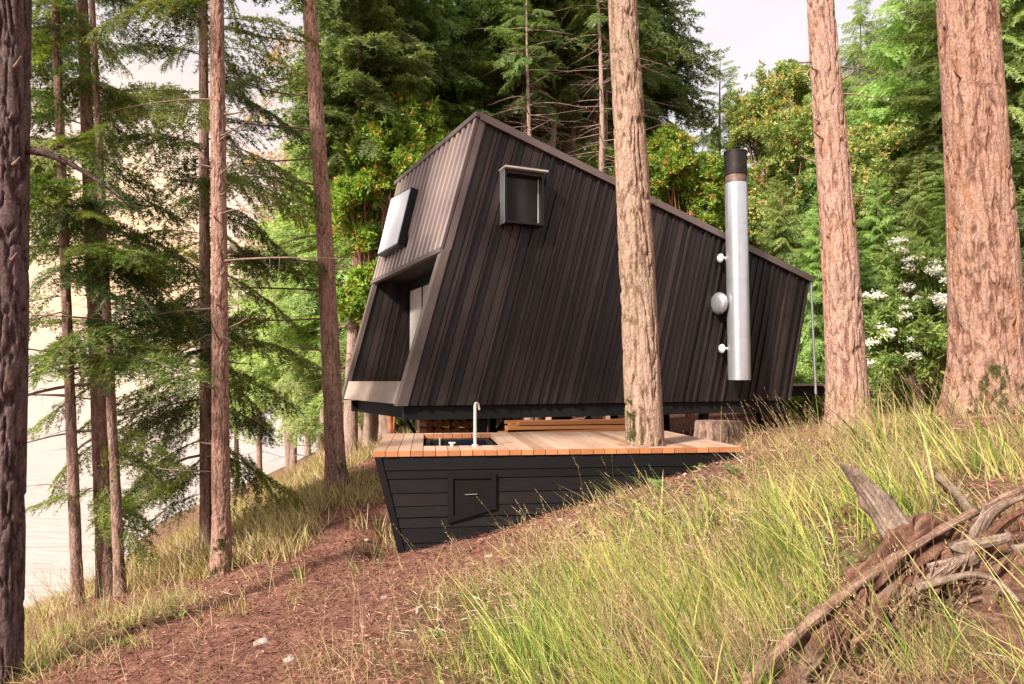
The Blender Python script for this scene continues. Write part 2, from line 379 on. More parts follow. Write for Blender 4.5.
def make_ground():
    n = 520
    u = np.linspace(-1, 1, n); s = np.sinh(5.2 * u) / np.sinh(5.2)
    xs = 1.0 + 700 * s; ys = 6.5 + 700 * s
    X, Yy = np.meshgrid(xs, ys); Z = ground(X, Yy)
    v = np.stack([X, Yy, Z], -1).reshape(-1, 3)
    i = np.arange(n - 1)[:, None] * n + np.arange(n - 1)[None]
    q = np.stack([i, i + 1, i + n + 1, i + n], -1).reshape(-1, 4)
    ti = np.clip(dens(v[:, 0], v[:, 1], GREEN) * .42 + dens(v[:, 0], v[:, 1], DRY) * .4, 0, 1)
    mb = MB(); mb.add(v, q, tint=ti)
    m, nt, b = mat('forest_floor')
    co = objco(nt); t = attr(nt, 'tint')
    a = noise(nt, co, 2.2, 8, .65, .3); h = noise(nt, co, 34, 8, .75); k = noise(nt, co, 9, 6, .7)
    f = math_(nt, 'ADD', math_(nt, 'MULTIPLY', h, .65), math_(nt, 'MULTIPLY', k, .45)); f = math_(nt, 'SUBTRACT', f, .05)
    red = ramp(nt, f, [(.3, (.04, .018, .014)), (.45, (.16, .07, .05)), (.58, (.32, .16, .115)), (.76, (.56, .4, .31))])
    tan = ramp(nt, f, [(.3, (.03, .015, .01)), (.47, (.11, .06, .036)), (.62, (.26, .17, .1)), (.8, (.5, .4, .26))])
    grn = ramp(nt, f, [(.25, (.05, .05, .015)), (.5, (.13, .15, .035)), (.75, (.28, .27, .08))])
    s1 = ramp(nt, math_(nt, 'ADD', t, math_(nt, 'MULTIPLY', math_(nt, 'SUBTRACT', a, .5), 1.4)), [(.22, (0, 0, 0)), (.5, (1, 1, 1))])
    s2 = ramp(nt, math_(nt, 'ADD', t, math_(nt, 'MULTIPLY', math_(nt, 'SUBTRACT', k, .5), 1.3)), [(.62, (0, 0, 0)), (1., (.6, .6, .6))])
    c = mixc(nt, s1, red, tan); c = mixc(nt, s2, c, grn)
    nt.links.new(c, b.inputs['Base Color']); b.inputs['Roughness'].default_value = .95; b.inputs['Specular IOR Level'].default_value = .1
    bump(nt, b, math_(nt, 'ADD', h, k), .9, .03)
    tag(mb.build('ground', m, smooth=True), kind='structure')
make_ground()

# water
def make_water():
    mb = MB(); z = -7.3
    mb.add([(-6000, -3000, z), (-5, -3000, z), (-5, 9000, z), (-6000, 9000, z)], [[0, 1, 2, 3]])
    m, nt, b = mat('sea_water')
    b.inputs['Base Color'].default_value = (.42, .375, .345, 1); b.inputs['Roughness'].default_value = .1; b.inputs['IOR'].default_value = 1.33
    b.inputs['Specular IOR Level'].default_value = .9
    co = objco(nt)
    w = noise(nt, co, .55, 7, .62, .4, (.45, 1.5, 1)); w2 = noise(nt, co, .12, 3)
    bump(nt, b, math_(nt, 'ADD', w, w2), .6, .9)
    tag(mb.build('water', m), kind='structure')
make_water()

# ------------------------------------------------------------------ cabin
PH = R(22.5); PV = R(26.5)
U = np.array([math.cos(PH), math.sin(PH), 0]); NN = np.array([math.sin(PH), -math.cos(PH), 0])
V = np.array([-math.sin(PV), math.cos(PV), 0]); UP = np.array([0, 0, 1.])
A0 = P(398, 406, 12.0)
nw = lambda px, py, off=0.: on_plane(px, py, A0 + NN * off, NN)        # point on the near side wall
W = 4.15
fw = lambda px, py, off=0.: on_plane(px, py, A0 + V * (W + off), NN)
n_top, n_mid, n_bot = nw(480, 113), nw(444, 250), nw(398, 406)
b_top, b_bot = nw(809, 276), nw(790, 402)
zb = n_bot[2]; b_bot[2] = zb
def at_level(p, q, z):
    t = (z - p[2]) / (q[2] - p[2]); return p + (q - p) * t
f_top, f_mid, f_bot = n_top + V * W, n_mid + V * W, n_bot + V * W
# far corners follow the photographed skew of the facade
F2 = [fw(398.5, 181.5), fw(373.5, 283), fw(341.5, 400)]
n_top = n_top - UP * .1; b_top = b_top - UP * .1; F2[0] = F2[0] - UP * .1
print('far check', f_top, F2[0], f_mid, F2[1], f_bot, F2[2])
f_top, f_mid, f_bot = F2
f_bot[2] = zb
fb_top, fb_bot = b_top + V * W, b_bot + V * W
cabin = thing('cabin', 'dark slanted timber cabin raised on posts above the slope', 'cabin', (A0[0] + 3, A0[1] + 3, zb))

def lean_boards(mb, b0, b1, t0, t1, out, wlo, whi, tlo, thi, batten=False, seed=0):
    """boards from the line b0-b1 (bottom) up to t0-t1 (top), standing proud along out"""
    rg = np.random.default_rng(seed)
    L = np.linalg.norm(b1 - b0); x = 0.; odd = False
    while x < L - .02:
        w = rg.uniform(wlo, whi)
        if L - x - w < .06: w = L - x
        odd = odd and batten and rg.random() < .5
        if odd: w = min(rg.uniform(.035, .065), L - x)
        a, c = x / L, (x + w - (.006 if odd else .016)) / L
        th = rg.uniform(.045, .06) if odd else rg.uniform(tlo, thi)
        odd = not odd
        bl, br, tl, tr = b0 + (b1 - b0) * a, b0 + (b1 - b0) * c, t0 + (t1 - t0) * a, t0 + (t1 - t0) * c
        H1 = np.linalg.norm(tl - bl); H2 = np.linalg.norm(tr - br)
        o = rg.random(3) * 30
        wa = w
        bcq = np.array([[0, 0, 0], [wa, 0, 0], [wa, 0, H2], [0, 0, H1]])
        bc = np.concatenate([bcq, bcq + [0, th, 0]]) + o
        q = np.array([bl, br, tr, tl])
        ti = np.clip(rg.normal(.44, .16), 0, 1)
        hexa(mb, np.concatenate([q, q + out * th]), ti, bc)
        x += w

# near side wall (wedge with a slight kink in the front edge at mid height)
mb = MB()
lean_boards(mb, n_bot, b_bot, n_top, b_top, NN, .1, .21, .006, .034, True, seed=3)
side = mb.build('side_wall', M['ebony'], cabin)
# structural core behind the boards: the solid of the cabin behind the porch, and the upper storey over it
rt = 1.75                                                      # porch depth along the wall
zceil = n_mid[2] - .02
def core():
    mb = MB()
    th = .16
    # near wall panel
    poly = [n_bot, b_bot, b_top, n_top]
    q = np.array(poly) - NN * .002
    slab(mb, q, -NN * th)
    # far wall panel
    q = np.array([f_bot, fb_bot, fb_top, f_top]); slab(mb, q, NN * -th * 0 + NN * th)
    # back wall
    slab(mb, [b_bot - NN * .17, fb_bot + NN * .17, fb_top + NN * .17, b_top - NN * .17], -U * th)
    return mb.build('wall_core', M['under'], cabin)
core()
# far wall: outer and inner board faces
mb = MB()
lean_boards(mb, fb_bot, f_bot, fb_top, f_top, -NN, .1, .17, .02, .03, seed=8)
mb.build('far_wall', M['ebony'], cabin)
mb = MB()
pi0 = f_bot + NN * .162; pi1 = f_bot + NN * .162 + U * (rt + .7); pt0 = f_mid + NN * .162; pt1 = pt0 + U * (rt + .4)
pi0[2] = pi1[2] = -.03
d = (f_mid - f_bot); pi0 = f_bot + NN * .162 + d * ((-.03 - f_bot[2]) / d[2]); pi1 = pi0 + U * (rt + .7)
lean_boards(mb, pi0, pi1, pt0, pt1, NN, .09, .18, .008, .022, True, seed=9)
mb.build('porch_wall', M['ebony'], cabin)
# porch back wall with the glazed door
cbp = on_plane(409.5, 318, pi0 + NN * .03, NN); cb0 = np.array([cbp[0], cbp[1], -.03]); cn0 = cb0 - V * (W - .38)
mb = MB()
top = np.array([0, 0, zceil + .03])
ex = U * 1.25
def lift(p, z): return np.array([p[0], p[1], z])
slab(mb, [lift(cb0, -.03), lift(cn0, -.03), lift(cn0, zceil), lift(cb0, zceil)], U * .1)
mb.build('porch_back_wall', M['under'], cabin)
door = MB()
e = unit(cn0 - cb0)
da, db = cb0 + e * .06, cb0 + e * 2.2
slab(door, [lift(da, .0), lift(db, .0), lift(db, 2.14), lift(da, 2.14)], -U * .03)
door = door.build('sliding_door', M['frame'], cabin)
mb = MB(); k = .09
slab(mb, [lift(da + e * k, .08) - U * .032, lift(da + e * .9, .08) - U * .032, lift(da + e * .9, 2.08) - U * .032, lift(da + e * k, 2.08) - U * .032], -U * .004)
slab(mb, [lift(da + e * 1.0, .08) - U * .032, lift(db - e * k, .08) - U * .032, lift(db - e * k, 2.08) - U * .032, lift(da + e * 1.0, 2.08) - U * .032], -U * .004)
mb.build('door_pane', M['blind'], door)
# porch floor with the pale edge board
mb = MB()
fl0 = at_level(f_bot, f_mid, -.03); nl0 = at_level(n_bot, n_mid, -.03) - NN * .17
slab(mb, [nl0 + U * .06, fl0 + NN * .165 + U * .06, fl0 + NN * .165 + U * 2, nl0 + U * 2], -UP * .1)
mb.build('porch_floor', M['deck'], cabin)
mb = MB()
fa, na = at_level(f_bot, f_mid, -.425) + NN * .01, at_level(n_bot, n_mid, -.425) - NN * .02
fa2, na2 = fl0 + NN * .01, nl0 + NN * .15
mb_bc = np.array([[0, 0, 0], [0, 0, 4], [.4, 0, 4], [.4, 0, 0]]); mb_bc = np.concatenate([mb_bc, mb_bc + [0, .04, 0]])
slab(mb, [fa, na, na2, fa2], U * .05, bc=mb_bc)
mb.build('edge_board', M['fascia'], cabin)
# porch ceiling with a downlight
mb = MB()
c1, c2 = n_mid - NN * .17 + U * .04, f_mid + NN * .17 + U * .04
slab(mb, [c1, c2, c2 + U * 2.2, c1 + U * 2.2], UP * .12)
ceil = mb.build('porch_ceiling', M['ebony'], cabin)
mb = MB(); c = on_level(406, 277.5, zceil - .0); c[2] = n_mid[2] - .012
a = np.linspace(0, 2 * np.pi, 25)
tube(mb, [c + UP * .011, c - UP * .006], .055, 24)
mb.build('downlight', M['white'], ceil, smooth=False)
# metal facade, ribbed
mb = MB()
fo = unit(np.cross(n_top - f_mid, f_top - n_mid)); fo = fo if fo @ U < 0 else -fo
fcen = (n_top + n_mid + f_top + f_mid) / 4
nrib = 17
top_v, bot_v = f_top - n_top, f_mid - n_mid
for i in range(nrib):
    a, c = i / nrib, (i + 1) / nrib
    q = np.array([n_mid + bot_v * a, n_mid + bot_v * c, n_top + top_v * c, n_top + top_v * a])
    slab(mb, q, fo * .012)
    wv = .13
    e0, e1 = a + (c - a) * .0, a + (c - a) * .5
    q = np.array([n_mid + bot_v * e0, n_mid + bot_v * e1, n_top + top_v * e1, n_top + top_v * e0]) + fo * .012
    q2 = q + fo * .055; s_ = (e1 - e0) * .12
    q2 = np.array([n_mid + bot_v * (e0 + s_), n_mid + bot_v * (e1 - s_), n_top + top_v * (e1 - s_), n_top + top_v * (e0 + s_)]) + fo * .075
    hexa(mb, np.concatenate([q, q2]))
mb.build('metal_facade', M['metal'], cabin)
mb = MB()      # drip edge under the metal
slab(mb, [n_mid - UP * .05, f_mid - UP * .05, f_mid + UP * .035, n_mid + UP * .035], fo * .075)
mb.build('drip_edge', M['trim'], cabin)
mb = MB()      # metal corner trim down the near edge of the facade
tw = U * .13
slab(mb, [n_mid, n_mid + tw * .9, n_top + tw * .9, n_top], NN * .05)
slab(mb, [n_mid - fo * .0, n_mid + unit(bot_v) * .12, n_top + unit(top_v) * .12, n_top], fo * .073)
mb.build('corner_flashing', M['metal_trim'], cabin)
mb = MB()      # timber corner board along the porch opening
bo = unit(n_mid - n_bot)
slab(mb, [n_bot - U * .03, n_bot + U * .16, n_mid + U * .1, n_mid - U * .05], NN * .055, bc=np.array([[0, 0, 0], [.15, 0, 0], [.15, 0, 3], [0, 0, 3], [0, .05, 0], [.15, .05, 0], [.15, .05, 3], [0, .05, 3]]))
slab(mb, [n_bot - U * .03, n_bot - U * .03 - NN * .19, n_mid - U * .05 - NN * .19, n_mid - U * .05], U * .09)
mb.build('corner_board', M['trim'], cabin)
mb = MB()
slab(mb, [f_bot - U * .03 - NN * .02, f_bot - U * .03 + NN * .2, f_mid - U * .03 + NN * .2, f_mid - U * .03 - NN * .02], U * .1)
mb.build('far_corner_board', M['trim'], cabin)
# roof
mb = MB()
ov = .05
rq = np.array([n_top + NN * .06 - U * .02, b_top + NN * .06 + U * .03 - UP * .0, fb_top - NN * .06 + U * .03 - UP * .0, f_top - NN * .06 - U * .02])
slab(mb, rq, UP * .07)
roof = mb.build('roof', M['roof'], cabin)
mb = MB()
slab(mb, [rq[0] - UP * .06 + NN * .004, rq[1] - UP * .06 + NN * .004, rq[1] + UP * .085 + NN * .004, rq[0] + UP * .085 + NN * .004], NN * .035)
e4 = [rq[0] + UP * .0 + fo * .08, rq[3] + UP * .0 + fo * .08, rq[3] + UP * .085 + fo * .08, rq[0] + UP * .085 + fo * .08]
slab(mb, e4, -fo * .09)
mb.build('roof_flashing', M['metal_trim'], roof)
for s_ in (.33, .52):
    mb = MB(); c = rq[0] + (rq[1] - rq[0]) * s_ + UP * .1 - NN * .15
    tube(mb, curve([c - UP * .1, c + UP * .04, c + UP * .06 + U * .12, c - UP * .04 + U * .2], 10), .03, 8)
    mb.build('roof_anchor', M['sooty'], roof, smooth=True)

# near wall window: a box frame standing out of the boards, glass set back, pale hood
WN = []
dpt = .24; wc = [nw(504, 222, dpt), nw(544, 225, dpt), nw(543, 175, dpt), nw(505, 168.5, dpt)]
h0 = np.linalg.norm(wc[1] - wc[0])
wz0, wz1 = wc[0][2], wc[3][2]
wl = wc[0] + NN * .0; wr = nw(544, 200, dpt) - NN * dpt; wr[2] = 0
wl = nw(504.5, 200, dpt) - NN * dpt; wl[2] = 0
def wp(u, z, off): return wl + (wr - wl) * u + UP * z + NN * off
dpt = .24; ft = .042
wu = ft / np.linalg.norm(wr - wl)
mb = MB()
for (u0, u1, z0, z1) in ((0, wu, wz0, wz1), (1 - wu, 1, wz0, wz1), (wu, 1 - wu, wz0, wz0 + ft), (wu, 1 - wu, wz1 - ft * 1.8, wz1)):
    slab(mb, [wp(u0, z0, .0), wp(u1, z0, .0), wp(u1, z1, .0), wp(u0, z1, .0)], NN * dpt)
win = mb.build('window', M['frame'], cabin, bevel=.004)
mb = MB()
slab(mb, [wp(wu, wz0 + ft, .08), wp(1 - wu, wz0 + ft, .08), wp(1 - wu, wz1 - ft * 1.8, .08), wp(wu, wz1 - ft * 1.8, .08)], NN * .02)
mb.build('pane', M['glass'], win)
mb = MB()
slab(mb, [wp(1 - wu * 1.75, wz0 + ft * 1.3, .101), wp(1 - wu * 1.15, wz0 + ft * 1.3, .101), wp(1 - wu * 1.15, wz1 - ft * 2.2, .101), wp(1 - wu * 1.75, wz1 - ft * 2.2, .101)], NN * .012)
mb.build('sash', M['hood'], win)
mb = MB()
slab(mb, [wp(-.03, wz1 + .004, .0), wp(1.06, wz1 + .004, .0), wp(1.06, wz1 + .004, dpt + .1), wp(-.03, wz1 + .004, dpt + .1)], UP * .035)
mb.build('hood', M['hood'], win)
mb = MB()   # pale metal lip down the left side and under the frame
slab(mb, [wp(-.012, wz0 - .015, 0.001), wp(-.002, wz0 - .015, 0.001), wp(-.002, wz1, 0.001), wp(-.012, wz1, 0.001)], NN * (dpt + .012))
mb.build('flashing', M['steel'], win)
# facade window: shallow box with a pane painted white as the sky's reflection
fp = lambda px, py: on_plane(px, py, fcen + fo * .24, fo)
k4 = np.array([fp(377.5, 255.5), fp(397.5, 244.5), fp(411.5, 187), fp(391.5, 198)])
mb = MB()
slab(mb, k4 - fo * .001, -fo * .26)
fwin = mb.build('facade_window', M['frame'], cabin)
mb = MB(); c = k4.mean(0)
slab(mb, c + (k4 - c) * .95, fo * .012)
mb.build('pane', M['sky_reflection'], fwin)

# floor structure below: beams, posts and braces
mb = MB()
zt, zl = zb - .003, zb - .26
q0, q1 = n_bot + U * .12 - NN * .12, b_bot - U * .1 - NN * .12
beam(mb, q0 * [1, 1, 0] + UP * (zt + zl) / 2, q1 * [1, 1, 0] + UP * (zt + zl) / 2, .16, .25)
nearbeam = mb.build('floor_beam', M['under'], cabin)
mb = MB()
q2 = q0 + V * (W - .3); q3 = q1 + V * (W - .3)
beam(mb, q2 * [1, 1, 0] + UP * (zt + zl) / 2, q3 * [1, 1, 0] + UP * (zt + zl) / 2, .16, .25)
mb.build('floor_beam', M['under'], cabin)
mb = MB()
p0, p1 = q0 + U * .35 + V * .1, f_bot + U * .35
beam(mb, p0 * [1, 1, 0] + UP * (zb - .14), p1 * [1, 1, 0] + UP * (zb - .14), .12, .25)
mb.build('floor_beam', M['under'], cabin)
mb = MB()
slab(mb, [n_bot + U * .5 - NN * .2, b_bot - NN * .2, fb_bot + NN * .2, f_bot + U * .5 + NN * .2], UP * .06)
mb.build('floor_deck', M['under'], cabin)
for s_ in (1.7, 3.4, 5.1, 6.8, 8.4):
    for w_ in (.3, W - .5):
        p = n_bot + U * s_ + V * w_; zg = g1(p[0], p[1]) - .1
        if zl - zg > .12:
            mb = MB(); beam(mb, [p[0], p[1], zg], [p[0], p[1], zl], .15, .15, up=U); mb.build('post', M['under'], cabin)
        if s_ < 6:
            mb = MB(); beam(mb, [p[0], p[1], zl - .62], np.array([p[0], p[1], zl - .02]) + U * .6, .07, .1, up=NN); mb.build('brace', M['under'], cabin)
for s_ in (1.1, 3.2):
    p = n_bot + U * s_ + V * 1.8
    mb = MB(); beam(mb, [p[0], p[1], zl - .7], np.array([p[0], p[1], zl + .2]) - U * .55, .06, .09, up=NN); mb.build('brace', M['under'], cabin)

# flue pipe on the wall
fo_ = .38
pb = on_plane(739.5, 380, A0 + NN * fo_, NN); pt_ = on_plane(736.5, 153, A0 + NN * fo_, NN)
pt_ = np.array([pb[0], pb[1], pt_[2]])
rp = 11.0 / F * pb[1]
Hh = pt_[2] - pb[2]
flue_m = MB(); tube(flue_m, [pb + UP * (Hh - .68) * k_ for k_ in np.linspace(0, 1, 12)], rp, 40, caps=True)
flue = flue_m.build('flue', M['galv'], cabin, smooth=True)
for zz in np.arange(.9, Hh - .8, 1.2):
    mb = MB(); tube(mb, [pb + UP * zz, pb + UP * (zz + .012)], rp + .004, 40, caps=False); mb.build('flue_seam', M['steel'], flue, smooth=True)
mb = MB(); tube(mb, [pb + UP * (Hh - .68), pb + UP * (Hh - .5)], rp * .96, 40); mb.build('flue_band', M['rust'], flue, smooth=True)
mb = MB()
tube(mb, [pb + UP * (Hh - .5), pt_], rp * 1.02, 40, caps=False)
tube(mb, [pt_, pb + UP * (Hh - .45)], rp * .94, 40, caps=True)
tube(mb, [pt_ - UP * .02, pt_ + UP * .012], rp * 1.05, 40, caps=False)
mb.build('flue_cap', M['sooty'], flue, smooth=True)
for (px, py) in ((723.5, 257.5), (724.5, 348.5)):
    q = on_plane(737, py, A0 + NN * fo_, NN); q = pb * [1, 1, 0] + UP * q[2]; mb = MB()
    dU = rp + .1
    cc = q - NN * .2 - U * (rp + .05); tube(mb, [cc, q - NN * .1], .03, 10); tube(mb, [cc + U * o_ for o_ in (.02, .01, -.02, -.035)], [.085, .1, .09, .03], 20)
    beam(mb, q, q - NN * (fo_ - .02), .05, .03)
    mb.build('bracket', M['white'], flue, smooth=True)
q = on_plane(737, 303, A0 + NN * fo_, NN); q = pb * [1, 1, 0] + UP * q[2]; mb = MB()
cc = q - NN * .2 - U * (rp + .12); tube(mb, [cc, q - NN * .1], .09, 16); tube(mb, [cc + U * o_ for o_ in (.06, .05, -.01, -.05, -.075, -.085)], [.2, .235, .235, .2, .12, .03], 30)
mb.build('thimble', M['galv'], flue, smooth=True)
# downspout and gutter at the back corner
d0 = b_top + U * .22 + NN * .1; d1 = np.array([d0[0], d0[1], -.15])
dz = P(813.5, 395, d0[1])[2]
mb = MB()
dd = P(811, 283, d0[1]); db_ = P(814.5, 394, d0[1]); db_[0] = dd[0] + .05
tube(mb, curve([b_top + U * .05 - UP * .06, dd + UP * .02, dd - UP * .15], 8), .028, 12); tube(mb, [dd - UP * .13, db_], .028, 14)
mb.build('downspout', M['steel'], cabin, smooth=True)

# walkway behind the cabin
wa, wb = P(793, 384, 16.6), P(985, 384.5, 17.8)
wk = thing('walkway', 'low timber walkway behind the cabin with a thin pale edge', 'walkway', ((wa + wb) / 2 * [1, 1, 0] + UP * -.15))
mb = MB(); dr = unit((wb - wa) * [1, 1, 0]); pr = np.array([-dr[1], dr[0], 0])
zw = wa[2]
slab(mb, [wa * [1, 1, 0] + UP * zw, wb * [1, 1, 0] + UP * zw, wb * [1, 1, 0] + pr * 1.3 + UP * zw, wa * [1, 1, 0] + pr * 1.3 + UP * zw], -UP * .045)
mb.build('walkway_decking', M['fascia'], wk)
mb = MB(); slab(mb, [wa * [1, 1, 0] + pr * .06 + UP * (zw - .05), wb * [1, 1, 0] + pr * .06 + UP * (zw - .05), wb * [1, 1, 0] + pr * .06 + UP * (zw - .3), wa * [1, 1, 0] + pr * .06 + UP * (zw - .3)], pr * .05)
mb.build('joist', M['under'], wk)
for s_ in (.1, .35, .6, .9):
    c = wa + (wb - wa) * s_ + pr * .2; mb = MB(); beam(mb, [c[0], c[1], g1(c[0], c[1]) - .1], [c[0], c[1], zw - .05], .1, .1, up=dr); mb.build('post', M['under'], wk)

# ------------------------------------------------------------------ deck with sunken tub
ZD = -.80
dl, dr_ = on_level(372.5, 451.5, ZD), on_level(742, 446.8, ZD)
dfx = unit(dr_ - dl); dbk = np.array([-dfx[1], dfx[0], 0])
bl, br_ = on_level(391, 432, ZD), on_level(664, 433, ZD)
DD = float(np.dot(on_level(528, 432.2, ZD) - dl, dbk)); print('deck depth', DD)
dW = np.linalg.norm(dr_ - dl)
deck = thing('wooden_deck', 'low timber deck clad in black boards in front of the cabin', 'deck', (dl + dr_) / 2 * [1, 1, 0] + UP * -1.5)
o0 = on_level(425, 446, ZD); o1 = on_level(503, 438.5, ZD)
loc = lambda p: (np.dot(p - dl, dfx), np.dot(p - dl, dbk))
ox0, oy0 = loc(o0); ox1, oy1 = loc(on_level(503, 441.5, ZD)); oy1 = loc(on_level(460, 433.9, ZD))[1]
mb = MB()
TX, TY = loc(P(645.5, 446, 8.55) * [1, 1, 0] + UP * ZD + np.array([-.01, 0, 0])); TR = .29
npl = 31; pw = dW / npl; th = .062
dpnt = lambda x, y, z=0.: dl + dfx * x + dbk * y + UP * z
rg = np.random.default_rng(4)
ox0 = round(ox0 / pw) * pw; ox1 = round(ox1 / pw) * pw
for i in range(npl):
    x0, x1 = i * pw + .004, (i + 1) * pw - .004
    ys = [(0, DD)]
    if ox0 - .01 <= i * pw < ox1 - .01: ys = [(0, oy0), (oy1, DD)]
    ti = np.clip(rg.normal(.5, .25), 0, 1)
    txc = (x0 + x1) / 2 - TX
    if abs(txc) < TR: hw = math.sqrt(TR * TR - txc * txc); ys = [(0, TY - hw), (TY + hw, DD)]
    for (y0, y1) in ys:
        y0 += rg.uniform(-.006, .006)
        q = np.array([dpnt(x0, y0), dpnt(x1, y0), dpnt(x1, y1), dpnt(x0, y1)])
        o = rg.random(3) * 20; bcq = np.array([[0, 0, 0], [pw, 0, 0], [pw, 0, y1 - y0], [0, 0, y1 - y0]]); bc = np.concatenate([bcq, bcq + [0, th, 0]]) + o
        v8 = np.concatenate([q, q - UP * th])
        mb.add(v8, [[0, 1, 2, 3], [7, 6, 5, 4], [1, 5, 6, 2], [3, 7, 4, 0], [2, 6, 7, 3]], tint=ti, bc=bc)
        e_ = v8.copy(); mb.add(e_[[0, 4, 5, 1]], [[0, 1, 2, 3]], tint=rg.uniform(.2, .8), bc=bc[[0, 4, 5, 1]], m=1)
mb.build('decking', [M['deck'], M['cut']], deck)
# cladding: front panel of horizontal boards, raked left edge, running into the slope
zf = ZD - th - .002
so = .05
cl_t = dpnt(.04, so); cr_t = dpnt(dW - .03, so)
pl_ = on_plane(376, 458, dpnt(0, so), dbk); plb = on_plane(402, 560, dpnt(0, so), dbk)
rk = (loc(plb)[0] - loc(pl_)[0]) / (pl_[2] - plb[2])
zbot = plb[2]
dg = on_plane(640, 490, dpnt(0, so), dbk); dgs = (dg[2] - zbot) / (loc(dg)[0] - loc(plb)[0])
xr = lambda z: min(dW - .03, loc(plb)[0] + .05 + max(z - zbot, 0) / dgs)
def clad(mb, y, z_lo, seed, shade=0):
    rg = np.random.default_rng(seed); z = zf
    while z > z_lo + .01:
        h = rg.uniform(.085, .175); z2 = max(z - h, z_lo)
        xa, xb = loc(pl_)[0] + rk * (zf - z), loc(pl_)[0] + rk * (zf - z2)
        t0, t1 = .022 + rg.uniform(0, .006), .034 + rg.uniform(0, .008)
        L = dW; o = rg.random(3) * 20; ra, rb = xr(z), xr(z2)
        if rb < xb + .02: break
        f4 = [dpnt(xb, y - t1), dpnt(rb, y - t1), dpnt(ra, y - t0), dpnt(xa, y - t0)]
        f4 = np.array([[p[0], p[1], zz] for p, zz in zip(f4, (z2 + .004, z2 + .004, z, z))])
        b4 = f4.copy(); b4 = np.array([[q[0], q[1], zz] for q, zz in zip((dpnt(xb, y), dpnt(rb, y), dpnt(ra, y), dpnt(xa, y)), (z2 + .004, z2 + .004, z, z))])
        bcq = np.array([[0, 0, 0], [0, 0, L], [h, 0, L], [h, 0, 0]]); bc = np.concatenate([bcq, bcq + [0, .03, 0]]) + o
        hexa(mb, np.concatenate([f4, b4])[[0, 1, 2, 3, 4, 5, 6, 7]], np.clip(rg.normal(.5, .25), 0, 1), bc)
        z = z2
mb = MB(); clad(mb, so, zbot, 21)
mb.build('cladding', M['black'], deck)
mb = MB()   # backing and far sides
lv = lambda x, y, z: np.array([*dpnt(x, y)[:2], z])
xa0, xb0 = loc(pl_)[0] + .01, loc(plb)[0] + .01
slab(mb, [lv(xb0, so + .002, zbot), lv(xr(zbot), so + .002, zbot), lv(xr(zf), so + .002, zf), lv(xa0, so + .002, zf)], dbk * .05)
slab(mb, [lv(xb0, so + .06, zbot), lv(xb0, DD - .1, zbot), lv(xa0, DD - .1, zf), lv(xa0, so + .06, zf)], dfx * .04)
slab(mb, [lv(dW - .06, so + .06, zbot), lv(dW - .06, DD - .1, zbot), lv(dW - .06, DD - .1, zf), lv(dW - .06, so + .06, zf)], -dfx * .04)
mb.build('skirt', M['black'], deck)
mb = MB()   # raked corner board
slab(mb, [lv(loc(plb)[0] - .015, so - .05, zbot - .02), lv(loc(plb)[0] + .06, so - .05, zbot - .02), lv(loc(pl_)[0] + .06, so - .05, zf), lv(loc(pl_)[0] - .015, so - .05, zf)], dbk * .06)
mb.build('corner_board', M['black'], deck)
for x_, y_ in ((.65, .4), (.65, 2.6), (2.2, 2.7)):
    c = dpnt(x_, y_); mb = MB(); beam(mb, [c[0], c[1], g1(c[0], c[1]) - .15], [c[0], c[1], zf], .1, .1, up=dfx); mb.build('post', M['under'], deck)
# hatch
hp = lambda px, py, off=.045: on_plane(px, py, dpnt(0, so - off), dbk)
H4 = [hp(448, 523), hp(496, 508.5), hp(496, 473), hp(448, 473.5)]
mb = MB(); slab(mb, H4, dbk * .02); hatch = mb.build('hatch', M['black'], deck)
mb = MB(); c = sum(H4) / 4
I4 = [hp(453, 515.5), hp(491, 504.5), hp(491, 478), hp(453, 478.5)]
for i in range(4):
    j = (i + 1) % 4; slab(mb, [H4[i], H4[j], I4[j], I4[i]], -dbk * (.018 + .001 * i))
mb.build('hatch_frame', M['black'], hatch)
mb = MB(); a_, b_ = hp(465.5, 494.6, .06), hp(477, 494.2, .06)
tube(mb, [a_, b_], .0038, 8); tube(mb, [a_, a_ + dbk * .02], .004, 6); tube(mb, [b_, b_ + dbk * .02], .004, 6)
mb.build('handle', M['steel'], hatch, smooth=True)
# sunken tub in the opening
tub = thing('bathtub', 'sunken dark bathtub with blue liner set into the deck opening', 'bathtub', dpnt((ox0 + ox1) / 2, (oy0 + oy1) / 2, -.6))
mb = MB()
tx0, tx1, ty0, ty1 = ox0 + .03, ox1 - .03, oy0 + .03, oy1 - .03
for (a, b_, c, d_) in ((tx0, tx1, ty0, ty0 + .06), (tx0, tx1, ty1 - .06, ty1), (tx0, tx0 + .06, ty0 + .06, ty1 - .06), (tx1 - .06, tx1, ty0 + .06, ty1 - .06)):
    slab(mb, [dpnt(a, c, -.07), dpnt(b_, c, -.07), dpnt(b_, d_, -.07), dpnt(a, d_, -.07)], -UP * .55)
slab(mb, [dpnt(tx0, ty0, -.62), dpnt(tx1, ty0, -.62), dpnt(tx1, ty1, -.62), dpnt(tx0, ty1, -.62)], -UP * .03)
mb.build('tub_shell', M['frame'], tub, bevel=.01)
mb = MB()
slab(mb, [dpnt(tx0 + .5, ty1 - .075, -.08), dpnt(tx1 - .07, ty1 - .075, -.08), dpnt(tx1 - .07, ty1 - .075, -.5), dpnt(tx0 + .5, ty1 - .075, -.5)], -dbk * .01)
mb.build('liner', M['blue'], tub)
for x_ in (.22, .78):
    mb = MB(); tube(mb, [dpnt(tx0 + (tx1 - tx0) * x_, ty1 - .1, -.5), dpnt(tx0 + (tx1 - tx0) * x_, ty1 - .1, -.04)], .014, 10)
    mb.build('tub_pipe', M['chrome'], tub, smooth=True)
